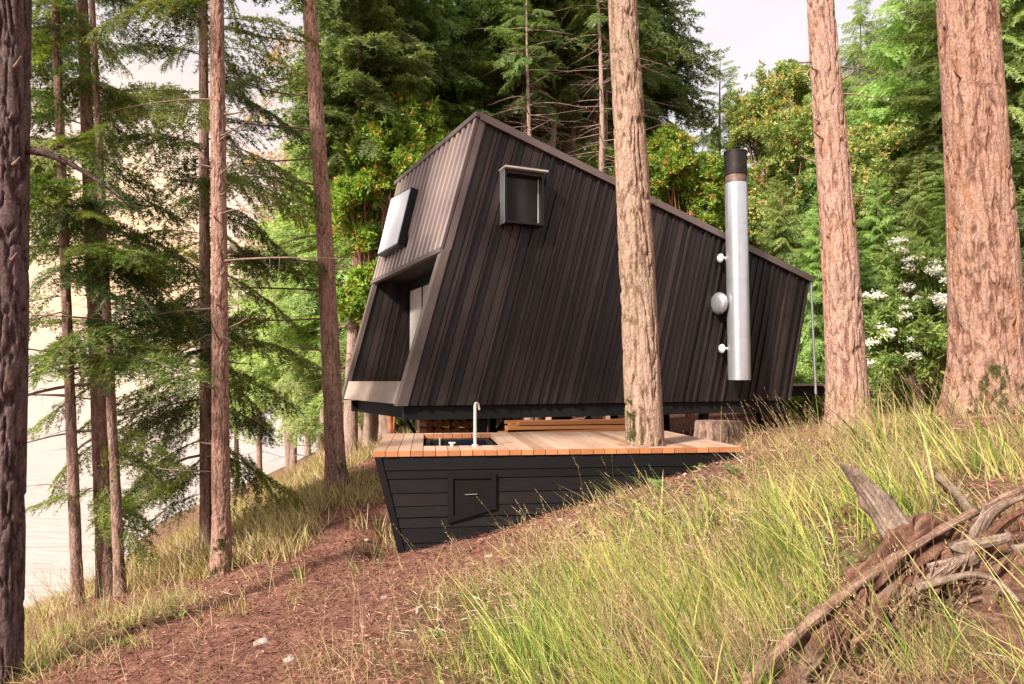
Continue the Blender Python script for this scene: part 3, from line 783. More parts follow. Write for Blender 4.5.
# standing tap in front of the opening
tb = on_level(475, 446, ZD)
tap = thing('water_tap', 'slim chrome standing tap on the deck beside the tub', 'tap', tb)
hgt = P(474.5, 405, tb[1])[2] - ZD
mb = MB(); tube(mb, [tb, tb + UP * .02], .04, 16); tube(mb, [tb + UP * .02, tb + UP * hgt], .02, 14); mb.build('riser', M['chrome'], tap, smooth=False)
mb = MB(); c = tb + UP * hgt
tube(mb, curve([c - UP * .01, c + UP * .02 + dfx * .005, c + UP * .015 + dbk * .06 + dfx * .04, c - UP * .06 + dbk * .09 + dfx * .06], 14), .013, 10); mb.build('spout', M['chrome'], tap, smooth=True)
mb = MB(); c2 = tb - dfx * .28 + UP * .0; tube(mb, [c2, c2 + UP * .05], .022, 12); tube(mb, [c2 + UP * .04 - dfx * .04, c2 + UP * .04 + dfx * .04], .012, 8); mb.build('valve', M['chrome'], tap, smooth=True)

# stacked lumber and firewood under the cabin
rg = np.random.default_rng(2)
lc = P(575, 425, 12.6); zg0 = g1(lc[0], lc[1])
row = 0
for k in range(9):
    z = -1.42 + k * .08
    if z > -.74: break
    for j in range(3):
        cc = lc * [1, 1, 0] + UP * z + V * (.16 * j) + U * rg.uniform(-.15, .15)
        Lh = 1.25 + rg.uniform(-.1, .1)
        mb = MB(); dt = UP * rg.uniform(-.02, .02)
        beam(mb, cc - U * Lh - dt, cc + U * Lh + dt, .14, .062, tint=rg.uniform(.2, .9))
        tag(mb.build('plank', M['lumber'], org=cc), 'orange sawn plank in the lumber stack under the cabin floor', 'plank', 'lumber stacked under the cabin')
for k in range(16):
    c = P(430 + (k % 6) * 9, 432 - (k // 6) * 8, 13.4) + V * rg.uniform(-.05, .05); mb = MB()
    tube(mb, [c, c + V * .4], rg.uniform(.06, .085), 12, tint=rg.uniform(.3, .9)); tag(mb.build('firewood_log', M['lumber'], org=c), 'short round firewood log stacked in the shade under the cabin', 'log', 'firewood under the cabin')

# ------------------------------------------------------------------ trees
def bark_fn(seed, depth, freq, stretch=.2):
    def fn(path, a, rr):
        n = len(a); r0 = rr
        s = np.concatenate([[0], np.cumsum(np.linalg.norm(np.diff(path, axis=0), axis=1))])
        p = np.stack(np.broadcast_arrays(np.cos(a)[None] * r0 * freq, np.sin(a)[None] * r0 * freq, s[:, None] * freq * stretch), -1)
        wrp = vnoise(p * .7 + 3, seed + 5)[..., None] * [.8, .8, 1.5]
        nz = vnoise(p + wrp, seed); nz2 = vnoise(p * 2.3 + wrp, seed + 1)
        rid = np.abs(2 * nz - 1) * .65 + np.abs(2 * nz2 - 1) * .35
        plate = sstep(.02, .34, rid)
        big = vnoise(np.stack(np.broadcast_arrays(np.cos(a)[None] * 1.1, np.sin(a)[None] * 1.1, s[:, None] * .6), -1), seed + 9) - .5
        f = 1 + (plate - .6) * depth / np.maximum(r0, .02) + big * .12
        return f, np.clip(plate * .8 + vnoise(p * 4, seed + 3) * .3, 0, 1)
    return fn
def dead_branch(mb, base, d, L, r, rg, sag=.1, twigs=5, n=6, m=0):
    d = unit(d); s = np.linspace(0, 1, 9)
    side = unit(np.cross(d, UP)); w1, w2 = rg.normal(0, .04, 2) * L
    path = base + d * (s * L)[:, None] - UP * (sag * L * s ** 1.6)[:, None] + side * (w1 * np.sin(s * 5) * s)[:, None] + UP * (w2 * np.sin(s * 4 + 1) * s)[:, None]
    tube(mb, path, r * (1 - s * .85), n, tint=.5, m=m)
    for k in range(twigs):
        t = rg.uniform(.25, .95); i = t * 8; i0 = int(i); p = path[i0] + (path[min(i0 + 1, 8)] - path[i0]) * (i - i0)
        td = d * rg.uniform(.3, .9) + side * rg.choice([-1, 1]) * rg.uniform(.4, .9) + UP * rg.uniform(-.5, .25)
        l = L * rg.uniform(.12, .3) * (1.2 - t)
        q = np.array([p, p + unit(td) * l * .5 + UP * .01, p + unit(td) * l - UP * l * .15])
        tube(mb, q, np.array([.3, .2, .08]) * r * .8, 4, m=m, caps=False)
def bough(L, seed, nl, nwid, step, tw_step=.07, droop=.12, rise=.1, pend=.25, sub=.11, width=.42):
    rg = np.random.default_rng(seed)
    segs0, segs1 = [], []
    s = np.linspace(0, 1, 12)
    ax = np.stack([L * s, rg.normal(0, .03) * L * np.sin(s * 4), L * (rise * s - droop * s ** 2)], -1)
    mb = MB(); tube(mb, ax, .012 * L / 2 * (1.1 - s), 4, tint=-1, m=1, caps=False)
    n = int(L / tw_step)
    for k in range(n):
        t = .1 + .9 * (k + rg.random()) / n; i = t * 11; i0 = min(int(i), 10); p = ax[i0] + (ax[i0 + 1] - ax[i0]) * (i - i0)
        d0 = unit(ax[i0 + 1] - ax[i0])
        for sd in (-1, 1):
            if rg.random() < .12: continue
            ang = R(rg.uniform(42, 68) * (1 - .35 * t))
            d = unit(d0 * math.cos(ang) + np.array([0, sd, 0]) * math.sin(ang) + UP * rg.normal(-.05, .12))
            l = (width * L * (1 - t) ** .75 * min(1, .35 + 2.2 * t) + .05 * L) * rg.uniform(.6, 1.1)
            m_ = max(2, int(l / sub)); prev = p
            for j in range(1, m_ + 1):
                u = j / m_; q = p + d * l * u - UP * pend * l * u * u
                segs0.append(prev); segs1.append(q)
                if j < m_ and l > .15:
                    for s2 in (-1, 1):
                        if rg.random() < .2: continue
                        pd = np.cross(UP, d) * s2
                        dd = unit(d * .75 + pd * .75 + UP * rg.normal(-.1, .15)); l2 = (.38 * l * (1 - u) + .05) * rg.uniform(.6, 1.1)
                        segs0.append(q); segs1.append(q + dd * l2 - UP * pend * l2 * .4)
                prev = q
    # leader foliage
    for i in range(4, 11): segs0.append(ax[i]); segs1.append(ax[i + 1])
    a = np.array(segs0); b_ = np.array(segs1); d = b_ - a; ln = np.linalg.norm(d, axis=1)
    cnt = np.maximum(1, (ln / step).astype(int)); idx = np.repeat(np.arange(len(a)), cnt * 2)
    r_ = rg.random(len(idx)); base = a[idx] + d[idx] * r_[:, None]; dn = unit(d[idx])
    sd = np.where(rg.random(len(idx)) < .5, -1., 1.)
    side = unit(np.cross(dn, UP + 1e-3)) * sd[:, None]
    nd = unit(dn * rg.uniform(.35, .9, (len(idx), 1)) + side * rg.uniform(.4, 1., (len(idx), 1)) + UP * rg.normal(.05, .35, (len(idx), 1)))
    l = nl * rg.uniform(.7, 1.25, (len(idx), 1)); w = dn * nwid * .5
    tri = np.stack([base - w, base + w, base + nd * l], 1).reshape(-1, 3)
    tw_t = rg.normal(.45, .2, len(a))
    ti = np.repeat(np.clip(tw_t[idx] + rg.normal(0, .08, len(idx)), 0, 1), 3)
    mb.add(tri, None, np.arange(len(tri)).reshape(-1, 3), tint=ti, m=0)
    # thin wood of the twigs
    sel = rg.random(len(a)) < .5
    if sel.any():
        aa, bb = a[sel], b_[sel]; dw = unit(np.cross(bb - aa, UP)) * .004
        tt = np.stack([aa - dw, aa + dw, bb], 1).reshape(-1, 3); mb.add(tt, None, np.arange(len(tt)).reshape(-1, 3), tint=.5, m=1)
    return mb.data()
def place_bough(mb, tpl, pos, az, pitch, sc, roll=0., dt=0.):
    v, q, t, ti, bc, mi = tpl
    cp, sp = math.cos(pitch), math.sin(pitch); ca, sa = math.cos(az), math.sin(az); cr, sr = math.cos(roll), math.sin(roll)
    Rx = np.array([[1, 0, 0], [0, cr, -sr], [0, sr, cr]]); Ry = np.array([[cp, 0, -sp], [0, 1, 0], [sp, 0, cp]]); Rz = np.array([[ca, -sa, 0], [sa, ca, 0], [0, 0, 1]])
    vv = (v * sc) @ (Rz @ Ry @ Rx).T + pos
    n0 = mb.n; mb.v.append(vv); mb.tint.append(np.clip(ti + dt, 0, 1)); mb.bc.append(vv); mb.n += len(vv)
    nq = len(q)
    if nq: mb.q.append(q + n0); mb.qm.append(mi[:nq])
    if len(t): mb.t.append(t + n0); mb.tm.append(mi[nq:])

NEAR_B = [bough(1.8, 100 + k, .052, .017, .02, .07, rg_d, .12, pd, .1) for k, (rg_d, pd) in enumerate(((.22, .3), (.3, .45), (.12, .25), (.38, .4)))]
MID_B = [bough(2.4, 200 + k, .12, .046, .05, .13, rg_d, .15, pd, .16) for k, (rg_d, pd) in enumerate(((.2, .3), (.32, .5), (.1, .35), (.4, .6)))]
DROOP_B = [bough(2.4, 300 + k, .12, .05, .055, .14, .35, .16, .9, .16, .5) for k in range(3)]
print('bough tris', len(NEAR_B[0][2]), len(MID_B[0][2]), len(DROOP_B[0][2]))

def trunk_path(base, top, H):
    """axis through two surveyed points, carried on to total height H, with a slight sweep"""
    d = (top - base) / (top[2] - base[2])
    return lambda h: base + d * h
def big_trunk(name, label, cat, bpx, bpy_, tpx, Y, wb, wt, m, H=15., n=64, depth=.018, freq=11, seed=0, zstep=.018, bow=0., flare=.35, group=None):
    base = P(bpx, bpy_, Y); base[2] = g1(base[0], base[1]) if abs(g1(base[0], base[1]) - base[2]) < .5 else base[2]
    top = P(tpx, 0, Y)
    d = (top - base) / (top[2] - base[2]); hv = top[2] - base[2]
    r0, r1 = wb / 2 / F * Y, wt / 2 / F * Y
    hs = np.concatenate([np.arange(-.5, hv + 1.5, zstep), np.arange(hv + 1.6, H, .12)])
    path = base + d * hs[:, None] + np.array([1, .3, 0]) * (bow * np.sin(np.clip(hs / hv, 0, 1.3) * np.pi))[:, None]
    rad = np.maximum(r0 + (r1 - r0) * np.clip(hs / hv, 0, None), .02)
    over = hs > hv; rad[over] = r1 * np.clip(1 - (hs[over] - hv) / (H - hv + .5), .08, 1)
    rad = rad * (1 + flare * np.exp(-np.clip(hs, 0, None) / .28))
    root = thing(name, label, cat, base, group)
    mb = MB(); tube(mb, path, rad, n, fn=bark_fn(seed, depth, freq))
    mb.build('trunk', m, root, smooth=True)
    at = lambda h: (np.array([np.interp(h, hs, path[:, i]) for i in range(3)]), float(np.interp(h, hs, rad)))
    return root, at, base, hv, H
def add_crown(root, at, h0, h1, nb, lo, hi, tpls, m, seed, az0=0., az1=2 * np.pi, pitch=(-.25, .15)):
    rg = np.random.default_rng(seed); mb = MB()
    for k in range(nb):
        h = h0 + (h1 - h0) * (k + rg.random()) / nb; p, r = at(h)
        t = (h - h0) / (h1 - h0)
        L = rg.uniform(lo, hi) * (1 - .5 * t)
        place_bough(mb, tpls[rg.integers(len(tpls))], p, rg.uniform(az0, az1), rg.uniform(*pitch) + rg.normal(0, .15), L, rg.normal(0, .45), rg.normal(0, .2))
    return mb.build('crown', [m, M['twig']], root)
def add_branches(root, at, hl, seed, L=(1., 2.), r=.02, az=None, sag=(.0, .35), m='twig'):
    rg = np.random.default_rng(seed)
    for h in hl:
        p, rr = at(h); a = rg.uniform(0, 2 * np.pi) if az is None else rg.choice(az) + rg.normal(0, .35)
        mb = MB(); l = rg.uniform(*L)
        dead_branch(mb, p + np.array([math.cos(a), math.sin(a), 0]) * rr * .7, [math.cos(a), math.sin(a), rg.uniform(-.1, .25)], l, r * rg.uniform(.7, 1.2), rg, rg.uniform(*sag), 7)
        mb.build('branch', M[m], root, smooth=True)
def add_stubs(root, at, hl, seed, az=None):
    rg = np.random.default_rng(seed)
    for h in hl:
        p, rr = at(h); a = rg.uniform(0, 2 * np.pi) if az is None else rg.choice(az) + rg.normal(0, .3)
        d = np.array([math.cos(a), math.sin(a), rg.uniform(-.2, .5)]); mb = MB(); l = rg.uniform(.08, .3)
        b0 = p + d * rr * .8; tube(mb, [b0, b0 + d * l * .6, b0 + d * l + UP * .02], [.016, .012, .006], 6); mb.build('branch_stub', M['twig'], root, smooth=True)

LT = 0; RT = np.pi
# the big fir trunks near the camera
t1, at1, b1, hv, H = big_trunk('fir_tree', 'dark fir trunk filling the left edge of the photo', 'tree', 4, 672, 10, 5.6, 30, 36, M['bark_dark'], 15, 110, .026, 22, 1, flare=.05)
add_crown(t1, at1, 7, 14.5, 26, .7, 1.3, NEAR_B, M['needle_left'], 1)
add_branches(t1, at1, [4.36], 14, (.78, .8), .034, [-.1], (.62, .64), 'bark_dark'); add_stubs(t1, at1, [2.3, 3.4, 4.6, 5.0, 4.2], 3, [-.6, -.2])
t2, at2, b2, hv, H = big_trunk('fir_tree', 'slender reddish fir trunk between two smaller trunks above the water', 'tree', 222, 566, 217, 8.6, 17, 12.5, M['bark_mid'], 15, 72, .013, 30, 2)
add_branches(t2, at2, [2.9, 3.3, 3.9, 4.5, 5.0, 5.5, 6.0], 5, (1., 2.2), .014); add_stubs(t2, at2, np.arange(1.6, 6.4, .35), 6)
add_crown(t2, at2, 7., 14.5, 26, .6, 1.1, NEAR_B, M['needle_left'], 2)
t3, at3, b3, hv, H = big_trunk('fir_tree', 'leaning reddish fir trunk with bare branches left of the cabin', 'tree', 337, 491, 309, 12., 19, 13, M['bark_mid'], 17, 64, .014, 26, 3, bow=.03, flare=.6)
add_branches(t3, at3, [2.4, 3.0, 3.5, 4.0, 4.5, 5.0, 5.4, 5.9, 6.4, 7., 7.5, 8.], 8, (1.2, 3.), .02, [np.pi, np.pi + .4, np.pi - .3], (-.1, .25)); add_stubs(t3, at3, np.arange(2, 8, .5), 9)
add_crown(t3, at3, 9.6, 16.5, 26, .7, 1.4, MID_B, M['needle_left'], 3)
t5, at5, b5, hv, H = big_trunk('fir_tree', 'straight fir trunk growing up through the timber deck', 'tree', 645.5, 446, 622, 8.55, 37, 26, M['bark_tan'], 18, 120, .034, 15, 4, bow=.015, flare=.02)
add_stubs(t5, at5, [2.2, 3.1, 3.4, 4.3, 4.9], 12, [0, .3, np.pi]); add_crown(t5, at5, 9., 17.5, 26, .45, .85, MID_B, M['needle_b'], 4)
b5h = ZD - b5[2]
t6, at6, b6, hv, H = big_trunk('fir_tree', 'warm brown fir trunk beside the back corner of the cabin', 'tree', 849, 430, 820, 9.2, 38, 24, M['bark_warm'], 16, 120, .034, 15, 5, bow=.03, flare=.3)
add_stubs(t6, at6, [2.6, 3.2, 3.6, 3.9, 4.2, 4.5, 4.7, 4.9, 5.1], 15, [0, np.pi, -.4, np.pi + .3]); add_branches(t6, at6, [4.6, 5.0], 16, (.55, .8), .014, [-.2], (.1, .4))
add_crown(t6, at6, 8.5, 15.5, 26, .45, .85, MID_B, M['needle_b'], 5)
t7, at7, b7, hv, H = big_trunk('fir_tree', 'thickest fir trunk, rough pinkish bark, at the right of the photo', 'tree', 989, 418, 966, 7.5, 65, 48, M['bark_red'], 17, 190, .04, 13, 6, .013, bow=.03, flare=.34)
add_stubs(t7, at7, [2.9, 3.6], 18, [np.pi, 0]); add_crown(t7, at7, 7.6, 16, 28, .5, .9, MID_B, M['needle_b'], 6)
def moss(root, at_, hi, az, spread, n, seed):
    rg = np.random.default_rng(seed); mb = MB()
    h = hi * rg.random(n) ** 1.4; a = az + rg.normal(0, spread, n) * (1.15 - h / hi)
    c = np.array([at_(x)[0] + np.array([math.cos(y), math.sin(y), 0]) * at_(x)[1] * 1.0 for x, y in zip(h, a)])
    c = c[fbm(c * 9, 4, 3) > .46]; n = len(c); d = unit(rg.normal(size=(n, 3)) + [0, -.2, .2]) * .022; q = unit(np.cross(d, rg.normal(size=(n, 3)))) * .004
    v = np.stack([c - q, c + q, c + d], 1).reshape(-1, 3); mb.add(v, None, np.arange(3 * n).reshape(-1, 3)); tag(mb.build('moss_patch', M['moss'], root), kind='stuff')
moss(t5, lambda h: at5(h + b5h), .55, np.pi + .5, .5, 5000, 1)
moss(t2, at2, .45, -np.pi / 2 + .2, .9, 5000, 2); moss(t3, at3, .5, -np.pi / 2 + .6, .9, 4000, 3); moss(t7, at7, .5, -np.pi / 2 - .4, .6, 5000, 4)
# thinner firs on the bank at the left, with live boughs against the water
def small_fir(label, bpx, bpy_, tpx, Y, wb, wt, seed, H, h0, nb, lo, hi, br, m='needle_left', pit=(-.35, .1)):
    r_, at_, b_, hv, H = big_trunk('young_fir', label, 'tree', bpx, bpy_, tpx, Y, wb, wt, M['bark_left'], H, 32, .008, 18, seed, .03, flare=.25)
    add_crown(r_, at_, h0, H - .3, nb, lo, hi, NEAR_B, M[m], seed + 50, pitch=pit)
    add_branches(r_, at_, br, seed + 60, (.7, 1.9), .014)
    return r_, at_
small_fir('thin straight fir with green boughs right beside the dark left trunk', 78, 606, 55, 8.6, 10, 7, 21, 11, 3., 40, .5, 1.0, [1.4, 1.8, 2.2, 2.6, 3.0])
s22 = small_fir('reddish mid-sized fir on the bank behind the thin straight trunks', 107, 608, 82, 8.9, 17, 10, 22, 13, 3.0, 66, .55, 1.3, [1.7, 2.1, 2.5, 2.9, 3.4, 3.9, 4.4])
small_fir('thin fir trunk crossing close in front of its reddish neighbour', 120, 606, 92, 8.6, 10, 5, 23, 9.5, 4., 34, .4, .9, [1.5, 2.2, 2.9, 3.4])
s24 = small_fir('dark boughed fir standing just behind the slender reddish trunk', 207, 535, 203, 11.2, 12, 8, 24, 14, 2.7, 78, .7, 1.6, [1.2, 1.5, 1.8, 2.2, 2.6])

add_branches(s24[0], s24[1], [1.5, 1.9, 2.4, 2.8, 3.3], 91, (1.6, 2.4), .02, [np.pi, np.pi + .5, np.pi - .5], (.35, .7))
add_branches(s22[0], s22[1], [2.0, 2.7, 3.2], 92, (1.3, 1.7), .03, [np.pi - .3, np.pi + .4], (.3, .6))
def low_boughs(rt, at_, h0, h1, nb, seed, az, lo, hi):
    rg = np.random.default_rng(seed); mb = MB()
    for k in range(nb):
        p, q = at_(rg.uniform(h0, h1)); place_bough(mb, NEAR_B[rg.integers(4)], p, rg.choice(az) + rg.normal(0, .3), rg.uniform(-.75, -.2), rg.uniform(lo, hi), rg.normal(0, .5), rg.normal(.1, .2))
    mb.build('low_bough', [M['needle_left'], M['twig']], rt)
low_boughs(s24[0], s24[1], .9, 2.7, 12, 71, [np.pi, np.pi + .6, np.pi - .5], .6, 1.15)
low_boughs(s22[0], s22[1], 1.3, 3., 8, 72, [np.pi, np.pi + .6, .2, -.4], .4, .8)
low_boughs(s24[0], s24[1], 1.6, 3., 6, 73, [0., .4], .6, 1.2)
# ------------------------------------------------------------------ background wood
def conifer_mesh(H, h0, Rm, nb, tpls, seed, expo=.8, trunk_r=.2, stubs=0, pitch0=-.3, pitch1=.4):
    rg = np.random.default_rng(seed)
    tm = MB(); hs = np.linspace(-.5, H, 60); sw = np.stack([np.sin(hs * .35 + seed) * .12, np.cos(hs * .3 + seed) * .12, hs], -1); sw -= [sw[0, 0], sw[0, 1], 0]
    rad = trunk_r * np.clip(1 - hs / (H + .3), .03, 1.1) * (1 + .3 * np.exp(-np.clip(hs, 0, 9) / .4))
    tube(tm, sw, rad, 18, fn=bark_fn(seed, .015, 12, .2))
    for k in range(stubs):
        h = rg.uniform(1.2, h0 + 3); a = rg.uniform(0, 2 * np.pi); p = np.array([np.interp(h, hs, sw[:, i]) for i in range(3)])
        dead_branch(tm, p, [math.cos(a), math.sin(a), rg.uniform(-.2, .2)], rg.uniform(.8, 2.4), .018, rg, rg.uniform(0, .3), 5, 5)
    cm = MB()
    for k in range(nb):
        u = (k + rg.random()) / nb; u = u ** 1.15; h = h0 + (H - h0) * u
        p = np.array([np.interp(h, hs, sw[:, i]) for i in range(3)])
        Lb = Rm * (1 - u) ** expo * rg.uniform(.65, 1.15) + .25
        Lb *= min(1, .6 + u * 3)
        place_bough(cm, tpls[rg.integers(len(tpls))], p, k * 2.4 + rg.normal(0, .5), pitch0 + (pitch1 - pitch0) * u + rg.normal(0, .12), Lb / 2.4, rg.normal(0, .25), rg.normal(0, .1))
    return tm, cm
KINDS = {}
def kind(key, *a, mt='needle_a', **k):
    tm, cm = conifer_mesh(*a, **k)
    KINDS[key] = (tm.mesh('trunk', M['bark_far'], smooth=True), cm.mesh('crown', [M[mt], M['twig']]))
kind('fir1', 17, 1.2, 3.6, 230, MID_B, 31, mt='needle_a')
kind('fir2', 20, 2.0, 3.8, 210, DROOP_B, 32, mt='needle_c', expo=.7)
kind('fir3', 15, .8, 3.3, 230, MID_B, 33, mt='needle_b')
kind('cedar', 16, .8, 3.4, 210, DROOP_B, 34, mt='needle_c', expo=.65)
kind('tall', 25, 11.5, 3.6, 170, MID_B, 35, mt='needle_b', trunk_r=.27, stubs=110, expo=.6)
kind('slim', 9, 1.0, 2.1, 140, MID_B, 36, mt='needle_c', trunk_r=.12, expo=.85)
def bgtree(name, key, px, Y, sc, rot, label, group, dz=0.):
    x = (px - 512) / F * Y; z = g1(x, Y) - .05 + dz
    o = bpy.data.objects.new(name, None); COL.objects.link(o); o.location = (x, Y, z); o.rotation_euler = (0, 0, rot); o.scale = (sc,) * 3
    tag(o, label, 'tree', group)
    for nm, me in zip(('trunk', 'crown'), KINDS[key]):
        c = bpy.data.objects.new(nm, me); COL.objects.link(c); c.parent = o
rg = np.random.default_rng(77)
LBL = {'fir1': ('fir_tree', 'mid green fir in the dense wood behind the cabin', 'mid green firs behind the cabin'),
       'fir2': ('fir_tree', 'tall pale green fir with drooping sprays behind the cabin', 'drooping firs behind the cabin'),
       'fir3': ('fir_tree', 'dark green bushy fir in the shady wood behind the cabin', 'dark firs behind the cabin'),
       'cedar': ('cedar_tree', 'light green cedar with hanging sprays in the wood at the right', 'cedars in the wood'),
       'tall': ('fir_tree', 'tall dark fir with bare lower trunk and dead branches behind the roof', 'bare stemmed firs behind the roof')}
BG = [('fir2', 345, 27, 1.), ('fir1', 385, 24, 1.0), ('cedar', 418, 29, 1.2), ('fir2', 440, 24, 1.0), ('fir2', 468, 31, 1.1), ('fir1', 360, 36, 1.2), ('fir2', 405, 40, 1.3),
      ('tall', 500, 25, 1.), ('tall', 532, 23, .95), ('tall', 560, 27, 1.05), ('tall', 590, 24, 1.), ('tall', 615, 29, 1.1), ('fir3', 520, 38, 1.45), ('fir3', 585, 41, 1.5),  ('tall', 650, 30, 1.0), ('fir1', 545, 44, 1.5),
      ('cedar', 800, 30, .85), ('cedar', 835, 26, .8), ('fir2', 870, 33, .95), ('cedar', 895, 27, .9), ('cedar', 925, 24, 1.), ('cedar', 775, 36, .8), ('fir3', 950, 21, 1.), ('cedar', 980, 26, 1.1), ('fir2', 1010, 22, 1.), ('fir1', 1035, 27, 1.2), ('fir3', 1075, 22, 1.2), ('fir1', 1120, 26, 1.2), ('cedar', 855, 42, 1.1), ('fir1', 910, 42, 1.3), ('fir2', 1000, 38, 1.2), ('tall', 960, 31, 1.0), ('cedar', 745, 44, .75), ('cedar', 705, 40, .6), ('cedar', 880, 21, .45), ('fir3', 850, 20, .4), ('cedar', 820, 21, .42), ('cedar', 925, 19, .42), ('cedar', 780, 23, .5), ('fir1', 960, 18, .42)]
for i, (k, px, Y, sc) in enumerate(BG):
    n_, l_, g_ = LBL[k]; bgtree(n_, k, px, Y, sc, rg.uniform(0, 6.28), l_, g_)
kind('snag', 17, 12.5, 1.6, 26, MID_B, 39, mt='needle_b', trunk_r=.17, stubs=120)
for px, Y, sc in ((529, 20.5, .85), (553, 22.5, 1.1), (578, 24, 1.1), (596, 21, 1.), (508, 24, 1.), (612, 23, 1.05), (420, 21, .8)):
    bgtree('dead_fir', 'snag', px, Y, sc, rg.uniform(0, 6.28), 'bare reddish fir stem bristling with dead branches just behind the roof', 'bare dead-branched stems behind the roof')
bgtree('fir_tree', 'slim', 727, 36, 2.0, 1., 'lone pale pointed fir against the sky above the roof end', None)
kind('shore', 15, 4.2, 3.2, 130, MID_B, 38, mt='needle_c', expo=.6, trunk_r=.16, stubs=24)
SH = [('shore', 296, 30, 1.), ('shore', 322, 25, .95), ('shore', 262, 38, 1.05), ('shore', 338, 33, 1.1), ('shore', 240, 46, 1.1), ('shore', 310, 44, 1.2)]
for i, (k, px, Y, sc) in enumerate(SH):
    bgtree('shore_tree', k, px, Y, sc, rg.uniform(0, 6.28), 'sunlit hazy green conifer on the shore bank left of the cabin', 'conifers on the shore bank')
for px, Y, sc in ((352, 19, .75), (362, 22, .8), (372, 20, .7), (388, 21, .8), (396, 24, .9)):
    bgtree('young_fir', 'tall', px, Y, sc, rg.uniform(0, 6.28), 'thin bare stem of a fir seen beyond the porch corner', 'thin stems beyond the porch corner')

# broadleaf trees
def leaf_cloud(mb, lobes, per, rg, ll, lw, clump=9, m=0, spread=.12, tj=.1):
    for (c, r, w) in lobes:
        n = int(per * w); d = unit(rg.normal(size=(n, 3))); d[:, 2] *= .8
        rad = r * rg.uniform(.35, 1.05, n) ** .6; tips = c + d * rad[:, None]
        tips = tips + (np.stack([vnoise(tips * 1.6 / r + q_, 7 + int(q_)) for q_ in (3., 17., 31.)], -1) - .5) * r * 1.5
        tips = tips[fbm(tips * 1.5 / r, 3, 3) > .42]
        n = len(tips); d = unit(tips - c)
        tt = rg.random(n)
        k = np.repeat(np.arange(n), clump); N_ = len(k)
        ld = unit(d[k] * .5 + rg.normal(size=(N_, 3)) * .8 + [0, 0, .15]); base = tips[k] + rg.normal(0, spread * .3, (N_, 3))
        l = ll * rg.uniform(.7, 1.25, (N_, 1)); sd = unit(np.cross(ld, unit(rg.normal(size=(N_, 3))))) * lw * .5
        dn = np.cross(ld, sd); dn = unit(dn) * ll * .08
        a_, e = base, base + ld * l; mid = base + ld * l * .5
        v = np.stack([a_, mid + sd + dn, e, mid - sd + dn], 1).reshape(-1, 3)
        ti = np.repeat(np.clip(tt[k] + rg.normal(0, tj, N_) * .6, 0, 1), 4)
        i = np.arange(N_) * 4
        mb.add(v, None, np.concatenate([np.stack([i, i + 1, i + 2], -1), np.stack([i, i + 2, i + 3], -1)]), tint=ti, m=m)
def broadleaf(name, label, cat, base, lobes, per, m, bark, ll, lw, seed, trunk_r=.14, group=None, clump=9):
    rg = np.random.default_rng(seed); root = thing(name, label, cat, base, group)
    mb = MB()
    for (c, r, w) in lobes:
        c = np.asarray(c); midp = base + (c - base) * .45 + rg.normal(0, .25, 3) * [1, 1, .3]; midp[2] = base[2] + (c[2] - base[2]) * .55
        pth = curve([base - UP * .2, base + UP * .5 + (midp - base) * .2, midp, c], 16)
        tube(mb, pth, trunk_r * np.linspace(1, .15, 16), 8)
        for j in range(5):
            e = c + unit(rg.normal(size=3)) * r * .6; q = pth[10 + rg.integers(5)]
            tube(mb, curve([q, (q + e) / 2 + rg.normal(0, .1, 3), e], 7), trunk_r * np.linspace(.25, .06, 7), 5)
    mb.build('trunk', bark, root, smooth=True)
    mb = MB(); leaf_cloud(mb, lobes, per, rg, ll, lw, clump); mb.build('crown', m, root)
    return root
M['madrone_bark'] = m_plain('arbutus_bark', (.34, .12, .06), .5, 0, .5, 4)
def lob(px, py, Y, r, w=1.): return (P(px, py, Y), r, w)
B = P(392, 380, 19); B[2] = g1(B[0], B[1])
broadleaf('arbutus_tree', 'bright green arbutus with orange leaves beyond the metal facade', 'tree', B,
    [lob(368, 150, 18.6, .75), lob(400, 120, 19, .7), lob(425, 140, 19.4, .8), lob(350, 205, 18.4, .6), lob(385, 170, 18.8, .8), lob(440, 165, 19.6, .7), lob(362, 235, 18.8, .55, .7), lob(410, 180, 19.5, .7), lob(345, 130, 19, .4, .5), lob(378, 255, 19.5, .6, .8), lob(372, 285, 18.6, .5, .8), lob(358, 305, 18.8, .5, .8), lob(365, 190, 18.2, .6, .9), lob(395, 150, 18.4, .7, .9)], 950, M['arbutus'], M['madrone_bark'], .15, .065, 41, .08)
B = P(690, 380, 22); B[2] = g1(B[0], B[1])
broadleaf('arbutus_tree', 'green leafy arbutus rising above the roof slope', 'tree', B,
    [lob(665, 175, 22, .8), lob(690, 170, 22, .9), lob(705, 195, 22, .8), lob(645, 190, 22, .7), lob(655, 150, 23, .6), lob(680, 205, 22.5, .8), lob(600, 165, 23, .7, .8), lob(712, 225, 22, .6)], 900, M['arbutus'], M['madrone_bark'], .15, .06, 42)
B = P(790, 380, 26); B[2] = g1(B[0], B[1])
broadleaf('arbutus_tree', 'yellowing arbutus with orange patches behind the flue', 'tree', B,
    [lob(775, 100, 27, 1.3), lob(790, 140, 26, 1.3), lob(755, 130, 27, .9), lob(765, 190, 26, 1.3), lob(800, 90, 28, 1.0), lob(770, 240, 25, 1.1), lob(740, 215, 25, .8), lob(745, 110, 28, .6, .6)], 1100, M['arbutus_y'], M['madrone_bark'], .15, .065, 43)
B = P(900, 380, 23); B[2] = g1(B[0], B[1])
broadleaf('arbutus_tree', 'yellow green arbutus between the two warm trunks at the right', 'tree', B,
    [lob(870, 160, 23, 1.), lob(905, 150, 23, 1.0), lob(885, 190, 22.5, .9), lob(925, 165, 23, .9), lob(860, 200, 23, .8), lob(910, 200, 23, .8)], 900, M['arbutus_y'], M['madrone_bark'], .14, .06, 44)
